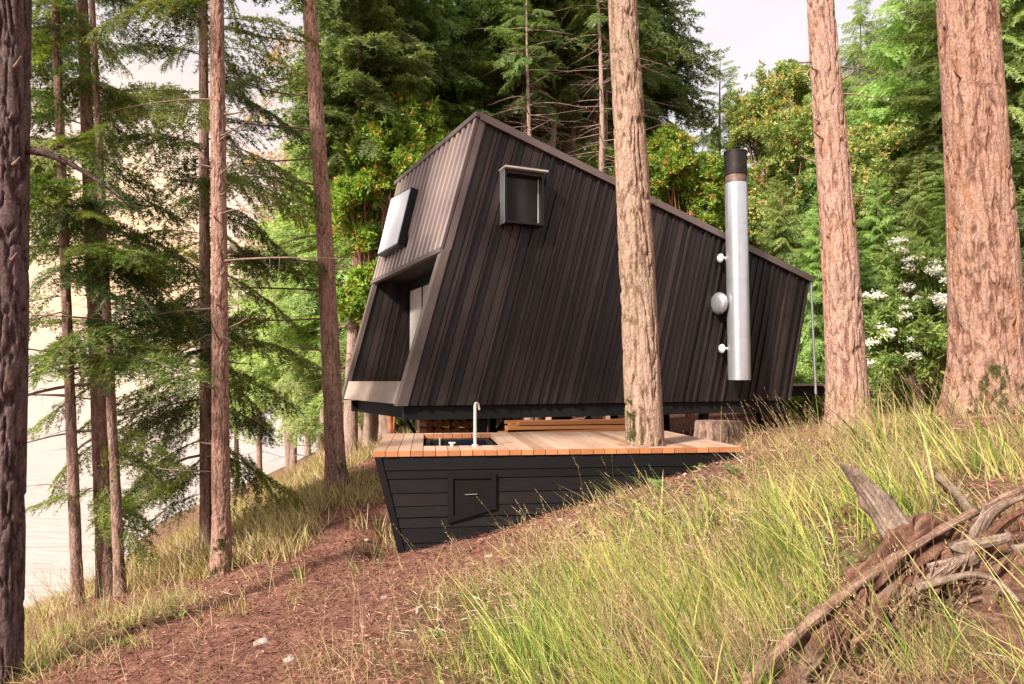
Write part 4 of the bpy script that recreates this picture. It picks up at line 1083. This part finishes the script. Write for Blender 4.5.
M['pinkish'] = m_leaf('tawny_leaves', [(0, (.3, .17, .1)), (.5, (.5, .32, .2)), (1, (.62, .5, .3))], .45, .6, 1.5)
B = P(290, 400, 34); B[2] = g1(B[0], B[1])
broadleaf('arbutus_tree', 'pinkish brown thin leaved tree glowing beyond the leaning fir', 'tree', B,
    [lob(285, 110, 34, 1.6), lob(300, 60, 34, 1.5), lob(275, 170, 34, 1.4), lob(295, 220, 34, 1.5), lob(270, 240, 34, 1.2), lob(310, 150, 35, 1.4)], 330, M['pinkish'], M['bark_far'], .14, .05, 47)
# elder in blossom
B = P(915, 390, 14.5); B[2] = g1(B[0], B[1])
EL = [lob(905, 265, 14.4, .55), lob(930, 285, 14.2, .6), lob(890, 310, 14.4, .55), lob(925, 330, 14, .65), lob(948, 300, 14.3, .5), lob(945, 350, 14, .55), lob(890, 345, 14.3, .5), lob(1012, 330, 14.5, .6), lob(1020, 290, 14.8, .5), lob(970, 270, 14.8, .55)]
elder = broadleaf('elder_shrub', 'elder shrub covered in white blossom behind the fir trunks', 'shrub', B, EL, 420, M['elder'], M['twig'], .15, .05, 45, .06)
rg = np.random.default_rng(5)
for (c, r, w) in EL:
    for k in range(8):
        d = unit(rg.normal(size=3) * [1, .6, .7] + [-.1, -.9, .25]); p = c + d * r * rg.uniform(.95, 1.2); mb = MB()
        rr = rg.uniform(.1, .2); n = 210; q = p + unit(rg.normal(size=(n, 3)) * [1, 1, .45]) * (rr * rg.random((n, 1)) ** .5) * [1, 1, .7]
        s = .017 * rg.uniform(.7, 1.4, (n, 1)); a = unit(rg.normal(size=(n, 3))) * s; b_ = unit(np.cross(a, rg.normal(size=(n, 3)))) * s
        v = np.stack([q - a, q - b_, q + a, q + b_], 1).reshape(-1, 3); i = np.arange(n) * 4
        mb.add(v, np.stack([i, i + 1, i + 2, i + 3], -1)); mb.build('flower_cluster', M['petal'], elder)
# low shrubs at the wood's edge
SB = [(800, 395, 19, .7), (830, 385, 20, .9), (880, 385, 18, .7), (940, 390, 17, .8), (1000, 380, 17, .9), (760, 395, 21, .6), (1040, 380, 16, 1.), (870, 350, 21, 1.1), (835, 330, 22, 1.2), (905, 380, 16.2, .6)]
for px, py, Y, r in SB:
    B = P(px, py, Y); B[2] = g1(B[0], B[1]); c = B + UP * r * .8
    broadleaf('shrub', 'leafy green undergrowth shrub at the edge of the wood', 'shrub', B, [(c, r, 1.2), (c + [.5 * r, .2, .3 * r], r * .7, .8), (c + [-.5 * r, .1, .2 * r], r * .7, .8)], 260, M['elder'], M['twig'], .12, .05, 400 + int(px), .04, 'undergrowth at the edge of the wood', 8)

# ------------------------------------------------------------------ dead wood in the right foreground
def fibre(seed, amp=.3, k=3.2):
    def fn(path, a, rr):
        s = np.concatenate([[0], np.cumsum(np.linalg.norm(np.diff(path, axis=0), axis=1))])
        p = np.stack(np.broadcast_arrays(np.cos(a)[None] * k, np.sin(a)[None] * k, s[:, None] * 3.), -1)
        n1 = vnoise(p, seed); n2 = vnoise(p * [2.6, 2.6, 1.6], seed + 1); n3 = vnoise(p * [6, 6, 4], seed + 2)
        f = 1 + amp * (n1 - .5) * 1.6 + amp * (np.abs(n2 * 2 - 1) - .5) * .9 + amp * (n3 - .5) * .5
        return f, np.clip(np.abs(n2 * 2 - 1) * .8 + n3 * .4 - .1, 0, 1)
    return fn
def gp(px, py, dz=0.): p = G(px, py); return p + UP * dz
base = gp(900, 600)
stump = thing('rotten_stump', 'crumbling reddish rotten stump with roots in the grass at right', 'stump', base)
mb = MB()
Ys = base[1]
def Q(px, py, dy=0.): return P(px, py, Ys + dy)
tube(mb, curve([Q(795, 700, -.75), Q(820, 655, -.5), Q(855, 610, -.2), Q(893, 572, .0), Q(920, 548, .2), Q(945, 535, .45)], 60), np.interp(np.linspace(0, 1, 60), [0, .3, .6, .8, 1], [.08, .105, .13, .16, .11]), 64, fn=fibre(1, .7, 2.6), flat=.85)
tube(mb, curve([Q(880, 610, -.1), Q(930, 600, .0), Q(985, 585, .1), Q(1060, 580, .2)], 50), np.interp(np.linspace(0, 1, 50), [0, .3, .7, 1], [.1, .18, .22, .19]), 64, fn=fibre(2, .7, 2.6), flat=.9)
tube(mb, curve([Q(900, 640, -.3), Q(950, 650, -.3), Q(1020, 660, -.3), Q(1080, 660, -.3)], 40), np.interp(np.linspace(0, 1, 40), [0, .5, 1], [.1, .17, .18]), 40, fn=fibre(5, .5))
mb.build('root_mass', M['rot'], stump, smooth=True)
mb = MB()
tube(mb, curve([Q(908, 560, .15), Q(898, 535, .18), Q(880, 508, .2), Q(862, 485, .2), Q(840, 463, .15)], 50), np.interp(np.linspace(0, 1, 50), [0, .3, .6, .85, 1], [.085, .08, .068, .04, .01]), 40, fn=fibre(3, .45), flat=.5)
mb.build('spike', M['grey_wood'], stump, smooth=True)
SPL = [((830, 660), (875, 615), (905, 575), .045, -.35), ((880, 625), (925, 590), (965, 560), .05, -.2), ((950, 620), (990, 600), (1040, 590), .06, -.15), ((930, 640), (985, 625), (1050, 625), .07, -.2), ((900, 575), (912, 545), (916, 515), .03, .1), ((945, 560), (975, 530), (985, 505), .022, .15), ((845, 625), (868, 600), (880, 575), .03, -.1), ((960, 650), (1000, 640), (1050, 655), .05, -.35), ((868, 600), (846, 612), (828, 640), .03, -.3), ((905, 610), (902, 640), (888, 680), .035, -.4), ((990, 590), (1000, 620), (990, 660), .035, -.35), ((905, 585), (960, 545), (1035, 492), .045, .1), ((925, 580), (975, 545), (1040, 505), .04, .0), ((930, 570), (970, 548), (1005, 530), .035, -.05), ((915, 600), (960, 572), (1010, 555), .04, -.1), ((940, 600), (985, 570), (1040, 540), .05, .05), ((900, 600), (935, 570), (975, 535), .035, .08), ((920, 560), (960, 535), (1000, 500), .03, .2)]
for k, (a, b_, c, r, dy) in enumerate(SPL):
    mb = MB(); jb = np.random.default_rng(k).normal(0, .035, 3); tube(mb, curve([Q(*a, dy), (Q(*a, dy) + Q(*b_, dy)) / 2 + jb, Q(*b_, dy - .03) - jb * .6, (Q(*c, dy) + Q(*b_, dy)) / 2 + jb * .7, Q(*c, dy)], 26), np.interp(np.linspace(0, 1, 26), [0, .5, .8, 1], [r, r * 1.1, r * .7, .006]), 22, fn=fibre(20 + k, .5), flat=.6)
    mb.build('splinter', M['grey_wood'] if k in (1, 5, 6, 9, 11, 13, 15) else M['rot'], stump, smooth=True)
mb = MB(); tube(mb, curve([Q(915, 588, -.3), Q(945, 580, -.32), Q(975, 574, -.34), Q(1000, 583, -.36), Q(1018, 601, -.4)], 30), np.linspace(.022, .012, 30), 14, fn=fibre(33, .2)); mb.build('root', M['grey_wood'], stump, smooth=True)
mb = MB(); tube(mb, curve([Q(921, 580, -.25), Q(920, 605, -.3), Q(916, 632, -.35), Q(917, 655, -.4)], 20), np.linspace(.02, .008, 20), 10, fn=fibre(34, .2)); mb.build('root', M['grey_wood'], stump, smooth=True)
# moss on its lower side: fine tufts
mb = MB(); rg = np.random.default_rng(6); n = 2500
c = np.array([Q(850, 660, -.52), Q(870, 640, -.4)])[rg.integers(0, 2, n)] + rg.normal(0, .07, (n, 3)) * [1, .7, .5]; d = unit(rg.normal(size=(n, 3)) + [0, -.4, .8]) * .03; s = unit(np.cross(d, rg.normal(size=(n, 3)))) * .004
v = np.stack([c - s, c + s, c + d], 1).reshape(-1, 3); mb.add(v, None, np.arange(3 * n).reshape(-1, 3)); mb.build('moss_patch', M['moss'], stump)
rg = np.random.default_rng(66); mb = MB()
for k in range(420):
    u = rg.random(); a0 = Q(800, 690, -.7) + (Q(985, 545, .2) - Q(800, 690, -.7)) * u + rg.normal(0, .05, 3) * [1, 1, .8] + np.array([.05, -.05, .05]) + (UP * -.06 + np.array([.12, 0, 0])) * (rg.random() < .5)
    d = unit(np.array([.5, .42, .3]) + rg.normal(0, .28, 3)); l = rg.uniform(.05, .3); w_ = rg.uniform(.004, .016); sd_ = unit(np.cross(d, rg.normal(size=3))) * w_; up_ = unit(np.cross(d, sd_)) * w_ * .5
    q = np.array([a0 - sd_, a0 + up_, a0 + sd_, a0 - up_]); e = np.array([a0 + d * l - sd_ * .15, a0 + d * l + sd_ * .15])
    mb.add(np.concatenate([q, e]), [[0, 1, 5, 4], [1, 2, 5, 5][:4]] if False else None, [[0, 1, 4], [1, 5, 4], [1, 2, 5], [2, 3, 5], [3, 4, 5], [3, 0, 4], [0, 3, 2], [0, 2, 1]], tint=rg.random(), bc=np.concatenate([q, e]))
tag(mb.build('shredded_wood', M['rot'], stump), kind='stuff')
# fallen branch lying across
mb = MB(); Pth = curve([Q(735, 700, -.8), Q(790, 640, -.55), Q(850, 590, -.28), Q(905, 552, -.05), Q(965, 517, .2), Q(1045, 478, .5)], 80)
tube(mb, Pth, np.linspace(.034, .021, 80) * (1 + .12 * np.sin(np.arange(80) * .9)), 24, fn=fibre(40, .18))
tag(mb.build('fallen_branch', M['stick'], org=Pth[20], smooth=True), 'long thin fallen branch lying across the rotten stump', 'branch')
mb = MB(); pp = [gp(842, 523, .05), gp(862, 518, .08)]; pc = (pp[0] + pp[1]) / 2
tube(mb, curve([pp[0], pc + UP * .02, pp[1]], 14), np.interp(np.linspace(0, 1, 14), [0, .2, .8, 1], [.03, .05, .045, .02]), 18, fn=fibre(50, .4), flat=.6)
tag(mb.build('wood_chunk', M['rot'], org=pc, smooth=True), 'short broken chunk of reddish wood in the grass left of the stump spike', 'wood')
mb = MB(); a_, b_ = gp(975, 525, .05), gp(938, 488, .09)
tube(mb, curve([a_, (a_ + b_) / 2 + UP * .03, b_], 20), .03, 14, fn=fibre(51, .25)); tag(mb.build('fallen_branch', M['grey_wood'], org=a_, smooth=True), 'short grey stick poking up behind the rotten stump', 'branch')
# tree stump behind the deck
c = P(718, 440, 11.2); c[2] = g1(c[0], c[1])
tp = P(718, 421, 11.2); hs_ = np.linspace(c[2] - .2, tp[2], 24)
mb = MB(); tube(mb, np.stack([np.full(24, tp[0]), np.full(24, 11.2), hs_], -1), .34 + .16 * np.exp(-(hs_ - c[2] + .1).clip(0) * 5), 64, fn=bark_fn(60, .07, 9, .15))
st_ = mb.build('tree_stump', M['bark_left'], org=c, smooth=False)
tag(st_, 'old grey brown sawn stump behind the right end of the deck', 'stump')
# scattered stones
rg = np.random.default_rng(9)
for k, (px, py, s) in enumerate([(618, 545, .03), (262, 642, .05), (385, 598, .035), (490, 557, .04), (508, 595, .03), (520, 665, .03), (560, 520, .03), (367, 540, .03), (290, 660, .04)]):
    p = G(px, py); mb = MB(); nn = 12; th_ = np.linspace(0, np.pi, 8); a = np.linspace(0, 2 * np.pi, nn, endpoint=False)
    d = np.stack([np.sin(th_)[:, None] * np.cos(a), np.sin(th_)[:, None] * np.sin(a), np.cos(th_)[:, None] * np.ones(nn)], -1)
    v = p + d * s * [1.3, 1, .6] * (.7 + .6 * vnoise(d * 2 + k, k))[..., None]; i = np.arange(7)[:, None] * nn; j = np.arange(nn)[None]; kk = (j + 1) % nn
    mb.add(v.reshape(-1, 3), np.stack([i + j, i + nn + j, i + nn + kk, i + kk], -1).reshape(-1, 4)); tag(mb.build('stone', M['stone'], org=p, smooth=True), 'small pale stone lying on the reddish needle litter', 'stone', 'stones on the slope')

# ------------------------------------------------------------------ grass, litter, small plants
STP = np.array([G(*q)[:2] for q in ((830, 660), (860, 620), (895, 590), (925, 570), (960, 570), (1000, 575), (1030, 590), (950, 620), (990, 630), (900, 640), (880, 560))])
def allowed(x, y):
    """outside the deck box and the cabin footprint"""
    lx = (x - dl[0]) * dfx[0] + (y - dl[1]) * dfx[1]; ly = (x - dl[0]) * dbk[0] + (y - dl[1]) * dbk[1]
    z = ground(x, y); ok = ~((lx > 0) & (lx < dW) & (ly > .02) & (ly < DD) & (z > -2.2))
    hx = (x - n_bot[0]) * U[0] + (y - n_bot[1]) * U[1]; hy = -((x - n_bot[0]) * NN[0] + (y - n_bot[1]) * NN[1])
    st = (((x[:, None] - STP[None, :, 0]) ** 2 + (y[:, None] - STP[None, :, 1]) ** 2) < .3 ** 2).any(1)
    ok &= ~st | (rng.random(len(x)) < .06)
    return ok & ~((hx > -.3) & (hx < 9.2) & (hy > -.1) & (hy < 4.5))
def scatter(n, L, rg, thr=.03, x0=-9, x1=11, y0=1.2, y1=22, p=1.4, kk=True, kf=1.7):
    out = []
    while sum(map(len, out)) < n:
        x = rg.uniform(x0, x1, n * 4); y = rg.uniform(y0, y1, n * 4)
        w = (np.clip(3.2 / np.hypot(x, y), 0, 1)) ** p
        k = fbm(np.stack([x * kf, y * kf, 0 * x], -1), 12, 3)
        w = w * np.clip(L(x, y), 0, 1) * (sstep(.38, .62, k) if kk else 1)
        ok = (rg.random(len(x)) < w) & (np.abs(x) < y * .95 + 1.5)
        x, y = x[ok], y[ok]; ok = allowed(x, y) & (ground(x, y) > -7)
        out.append(np.c_[x[ok], y[ok]])
    return np.concatenate(out)[:n]
def blades(mb, pts, per, rg, h, w, lean, curl, bias=(0, 0), tj=.2, rad=.05, seg=4, m=0, hv=None):
    n = len(pts); k = np.repeat(np.arange(n), per); N_ = len(k)
    xy = pts[k] + rg.normal(0, rad, (N_, 2)); z = ground(xy[:, 0], xy[:, 1]) - .02
    hh = rg.uniform(*h, N_) * (1 if hv is None else hv[k]); a = rg.uniform(0, 2 * np.pi, N_)
    ld = np.stack([np.cos(a), np.sin(a)], -1) * rg.uniform(*lean, N_)[:, None] + np.asarray(bias)
    cu = rg.uniform(*curl, N_)
    dist = np.hypot(xy[:, 0], xy[:, 1]); ww = rg.uniform(*w, N_) * np.clip(dist / 5, .8, 2.2)
    t = np.linspace(0, 1, seg + 1)
    hor = t[None] * 1.0 + cu[:, None] * t[None] ** 2.2
    P3 = np.zeros((N_, seg + 1, 3)); P3[..., :2] = xy[:, None] + ld[:, None] * (hor * hh[:, None])[..., None]
    P3[..., 2] = z[:, None] + hh[:, None] * (t[None] - .35 * np.clip(cu, 0, 2)[:, None] * t[None] ** 2.4)
    sa = rg.uniform(0, 2 * np.pi, N_); sv = np.stack([np.cos(sa), np.sin(sa), 0 * sa], -1)
    wt = ww[:, None] * np.array([.8, 1, .8, .5, .06][:seg + 1] if seg == 4 else np.linspace(1, .08, seg + 1))[None] * .5
    v = np.stack([P3 - sv[:, None] * wt[..., None], P3 + sv[:, None] * wt[..., None]], 2).reshape(-1, 3)
    b0 = (np.arange(N_) * (seg + 1) * 2)[:, None] + (np.arange(seg) * 2)[None]
    q = np.stack([b0, b0 + 1, b0 + 3, b0 + 2], -1).reshape(-1, 4)
    pt = rg.normal(.45, .28, n)[k] + rg.normal(0, tj, N_)
    mb.add(v, q, None, tint=np.repeat(np.clip(pt, 0, 1), (seg + 1) * 2), m=m)
    return P3[:, -1], unit(P3[:, -1] - P3[:, -2])
rg = np.random.default_rng(31)
BI = (-.22, .03)
def bare(x, y): return 1 - .85 * sstep(-1.6, -.8, x) * sstep(3.9, 2.9, x) * sstep(5.3, 6.4, y) * sstep(11., 9.5, y)
gl = lambda x, y: dens(x, y, GREEN) ** 1.3 * bare(x, y)
dlm = lambda x, y: np.clip(dens(x, y, DRY) * .9 + dens(x, y, GREEN) * .3, 0, 1) * (.35 + .65 * bare(x, y))
mb = MB()
pts = scatter(680, gl, rg, kf=2.6); blades(mb, pts, 8, rg, (.06, .32), (.003, .0065), (.05, .5), (0, .6), BI)
pts = scatter(210, lambda x, y: gl(x, y) * (x > .0) , rg, kf=2.6); blades(mb, pts, 9, rg, (.28, .72), (.004, .0115), (.05, .55), (.1, .8), (-.34, .02), rad=.07)
tag(mb.build('grass', M['grass']), 'fresh green grass growing in tufts over the slope', 'grass', kind='stuff')
mb = MB()
pts = scatter(2900, dlm, rg); blades(mb, pts, 9, rg, (.05, .26), (.0026, .005), (.1, 1.2), (0, .8), BI, rad=.07)
pts = scatter(1050, lambda x, y: np.clip(dlm(x, y) * .7 + gl(x, y) * .5, 0, 1) * np.where((y > 5.6) & (x > -2) & (x < 2.4), .1, 1.), rg)
pt2 = scatter(3600, lambda x, y: np.ones_like(x), rg, x0=-14, x1=-1.5, y0=8.5, y1=26, p=.3)
blades(mb, pt2, 9, rg, (.12, .4), (.006, .011), (.05, .7), (0, .7), (-.15, 0), rad=.12)
tips, td = blades(mb, pts, 2, rg, (.3, .75), (.002, .0036), (.05, .45), (.05, .35), (-.28, .0), rad=.05)
# seed heads: little plumes of spikelets
for rep in range(9):
    f = rep / 9; p = tips - td * (.16 * f) ; n = len(p); d = unit(td + rg.normal(0, .35, (n, 3))) * .022; s = unit(np.cross(d, rg.normal(size=(n, 3)))) * .0028
    v = np.stack([p - s, p + s, p + d], 1).reshape(-1, 3); mb.add(v, None, np.arange(3 * n).reshape(-1, 3), tint=.45)
tag(mb.build('dry_grass', M['straw']), 'straw coloured dry grass with seed heads over the slope', 'grass', kind='stuff')
mb = MB()
pts = scatter(125000, lambda x, y: np.clip(1.1 - .25 * dens(x, y, GREEN), 0, 1) * np.ones_like(x), rg, p=1.25, kk=False)
n = len(pts); a = rg.uniform(0, 2 * np.pi, n)
dist = np.hypot(pts[:, 0], pts[:, 1]); dry = np.clip(dens(pts[:, 0], pts[:, 1], DRY) + .4 * dens(pts[:, 0], pts[:, 1], GREEN), 0, 1)
L_ = rg.choice([.025, .045, .09, .17], n, p=[.3, .35, .23, .12]) * rg.uniform(.7, 1.3, n)
L_ *= 1 + .5 * dry * (L_ > .06)
wd = np.where(L_ > .06, .0032, rg.choice([.0045, .009, .02], n, p=[.5, .35, .15])) * np.clip(dist / 5, .8, 2.2)
c = np.c_[pts, ground(pts[:, 0], pts[:, 1]) + rg.uniform(.002, .035, n)]
d = np.c_[np.cos(a), np.sin(a), rg.normal(.12, .35, n)] * L_[:, None] * .5; s = np.c_[-np.sin(a), np.cos(a), rg.normal(0, .5, n)] * wd[:, None] * .5
v = np.stack([c - d - s * .5, c + s, c + d + s * .3, c + UP * .004 - s], 1).reshape(-1, 3); i = np.arange(n) * 4
mb.add(v, np.stack([i, i + 1, i + 2, i + 3], -1), tint=np.repeat(np.clip(rg.beta(1.2, 1.8, n) * .72 + .42 * dry * rg.random(n) + .12 * (L_ > .1) * dry, 0, 1), 4))
n = 420; lx, ly = rg.uniform(.1, dW - .1, n), rg.uniform(.05, DD - .1, n); ok = ~((lx > ox0 - .1) & (lx < ox1 + .1) & (ly > oy0 - .1)); lx, ly = lx[ok], ly[ok]; n = len(lx)
c = dl + dfx * lx[:, None] + dbk * ly[:, None] + UP * .005; a = rg.uniform(0, 6.28, n); L_ = rg.uniform(.015, .06, n); d = np.c_[np.cos(a), np.sin(a), 0 * a] * L_[:, None]; s = np.c_[-np.sin(a), np.cos(a), 0 * a] * .003
v = np.stack([c - d, c + s, c + d, c - s], 1).reshape(-1, 3); i = np.arange(n) * 4; mb.add(v, np.stack([i, i + 1, i + 2, i + 3], -1), tint=np.repeat(rg.uniform(0, .6, n), 4))
tag(mb.build('needle_litter', M['litter']), 'fallen needles, twigs and dead leaves covering the ground', 'litter', kind='stuff')
rg = np.random.default_rng(14)
for (px, py) in [(300, 600), (340, 640), (250, 655), (400, 600), (380, 560), (430, 665), (330, 560), (470, 560), (280, 570), (540, 540), (600, 500), (680, 485), (360, 520), (220, 630), (520, 650), (640, 620), (790, 470), (870, 460), (720, 500), (310, 530)]:
    c = G(px, py) + UP * .015; a = rg.uniform(0, 6.28); d = np.array([math.cos(a), math.sin(a), 0]); e = c + d * .2; d[2] = (g1(e[0], e[1]) - g1(c[0], c[1])) / .2
    mb = MB(); dead_branch(mb, c, d, rg.uniform(.18, .55), rg.uniform(.004, .009), rg, .02, 4, 5)
    tag(mb.build('fallen_twig', M['twig'], org=c, smooth=True), 'thin dry twig lying on the needle litter of the slope', 'twig', 'fallen twigs on the slope')
# small fern at the deck's edge
def fern(px, py, n, L, seed, label):
    rg = np.random.default_rng(seed); c = G(px, py); mb = MB()
    for k in range(n):
        a = rg.uniform(0, 2 * np.pi); d = np.array([math.cos(a), math.sin(a), rg.uniform(.8, 1.6)]); t = np.linspace(0, 1, 14); l = L * rg.uniform(.7, 1.1)
        ax = c + unit(d) * (t * l)[:, None] - UP * (.35 * l * t ** 2)[:, None]; sd = unit(np.cross(d, UP))
        tube(mb, ax, .003, 4, tint=.3, caps=False)
        for i in range(2, 14):
            for s_ in (-1, 1):
                w = .19 * l * math.sin(math.pi * (t[i] * .85 + .12)); e = ax[i] + sd * s_ * w + unit(d) * w * .4; f = unit(d) * .006
                mb.add([ax[i] - f, e, ax[i] + f], None, [[0, 1, 2]], tint=rg.uniform(.2, .8))
    tag(mb.build('fern', M['needle_b'], org=c), label, 'fern')
fern(658, 494, 6, .36, 1, 'small bright green fern beneath the deck edge')
fern(735, 478, 8, .3, 2, 'little fern by the right end of the deck')
rg = np.random.default_rng(88)
WD = [(440, 640), (520, 610), (590, 590), (620, 640), (700, 470), (760, 470), (800, 450), (880, 440), (910, 465), (940, 440), (830, 480), (860, 570), (905, 500), (560, 660), (470, 600), (660, 560), (740, 600), (790, 610), (980, 450), (120, 650), (180, 620), (60, 660), (300, 580), (680, 640), (510, 670), (860, 450), (640, 520), (1005, 475)]
for k, (px, py) in enumerate(WD):
    c = G(px, py); mb = MB()
    for q in range(rg.integers(4, 9)):
        a = rg.uniform(0, 6.28); d = unit(np.array([math.cos(a), math.sin(a), rg.uniform(.5, 2.)])); l = rg.uniform(.06, .17); t = np.linspace(0, 1, 6)
        ax = c + d * (t * l)[:, None] - UP * (.25 * l * t ** 2)[:, None]; tube(mb, ax, .0018, 4, tint=.2, caps=False); sd = unit(np.cross(d, UP))
        for i in range(2, 6):
            for s_ in (-1, 1):
                e = unit(sd * s_ + d * .5 + UP * rg.normal(.1, .25)); w_ = rg.uniform(.02, .04); n_ = unit(np.cross(e, UP)) * w_ * .3; b0 = ax[i]
                mb.add([b0, b0 + e * w_ * .5 + n_, b0 + e * w_, b0 + e * w_ * .5 - n_], [[0, 1, 2, 3]], tint=np.clip(rg.normal(.4, .25), 0, 1))
    tag(mb.build('seedling', M['needle_a'] if k % 4 else M['arbutus_y'], org=c), 'small broad leaved seedling growing among the grass tufts', 'seedling', 'seedlings in the grass')
# ------------------------------------------------------------------ sky, sun, camera
SUN_AZ, SUN_EL = R(-139), R(38)         # azimuth from +Y towards +X
sd = np.array([math.sin(SUN_AZ) * math.cos(SUN_EL), math.cos(SUN_AZ) * math.cos(SUN_EL), math.sin(SUN_EL)])
w = bpy.data.worlds.new('World'); scene.world = w; w.use_nodes = True; nt = w.node_tree
bg = nt.nodes['Background']
sky = N(nt, 'ShaderNodeTexSky', sky_type='NISHITA'); sky.sun_disc = False; sky.sun_elevation = SUN_EL; sky.sun_rotation = SUN_AZ
sky.dust_density = 3.; sky.air_density = 1.2
tc = N(nt, 'ShaderNodeTexCoord').outputs['Generated']
cl = noise(nt, tc, 2.2, 6, .55, .2, (1, 1, 2.2))
clf = ramp(nt, cl, [(.3, (.9, .9, .9)), (.6, (1, 1, 1))])
cloud = ramp(nt, cl, [(.3, (3.35, 3.15, 3.28)), (.7, (4.0, 3.78, 3.88))])
c = mixc(nt, clf, sky.outputs[0], cloud)
# low warm light on the cloud over the water
gd = unit(np.array([-.56, 1., .17]))
vm = N(nt, 'ShaderNodeVectorMath', operation='DOT_PRODUCT'); vn = N(nt, 'ShaderNodeVectorMath', operation='NORMALIZE')
nt.links.new(tc, vn.inputs[0]); nt.links.new(vn.outputs[0], vm.inputs[0]); vm.inputs[1].default_value = gd
gl_ = math_(nt, 'POWER', math_(nt, 'MAXIMUM', vm.outputs['Value'], 0.), 55.)
c = mixc(nt, gl_, c, (6.6, 4.25, 2.5))
nt.links.new(c, bg.inputs['Color']); bg.inputs['Strength'].default_value = .12
su = bpy.data.lights.new('sun', 'SUN'); su.energy = 4.6; su.angle = R(7); su.color = (1, .93, .84)
so_ = bpy.data.objects.new('sun', su); COL.objects.link(so_)
from mathutils import Vector
so_.rotation_euler = Vector(sd).to_track_quat('Z', 'Y').to_euler()
cam = bpy.data.cameras.new('camera'); cam.sensor_width = 36; cam.lens = F / 1024 * 36; cam.clip_start = .05; cam.clip_end = 20000
co_ = bpy.data.objects.new('camera', cam); COL.objects.link(co_); co_.rotation_euler = (math.pi / 2 + PITCH, 0, 0)
scene.camera = co_
vs = scene.view_settings; vs.view_transform = 'Standard'; vs.look = 'None'; vs.gamma = 1; vs.exposure = 1.15; vs.use_curve_mapping = False
scene.cycles.max_bounces = 6; scene.cycles.transparent_max_bounces = 8
scene.cycles.use_denoising = True
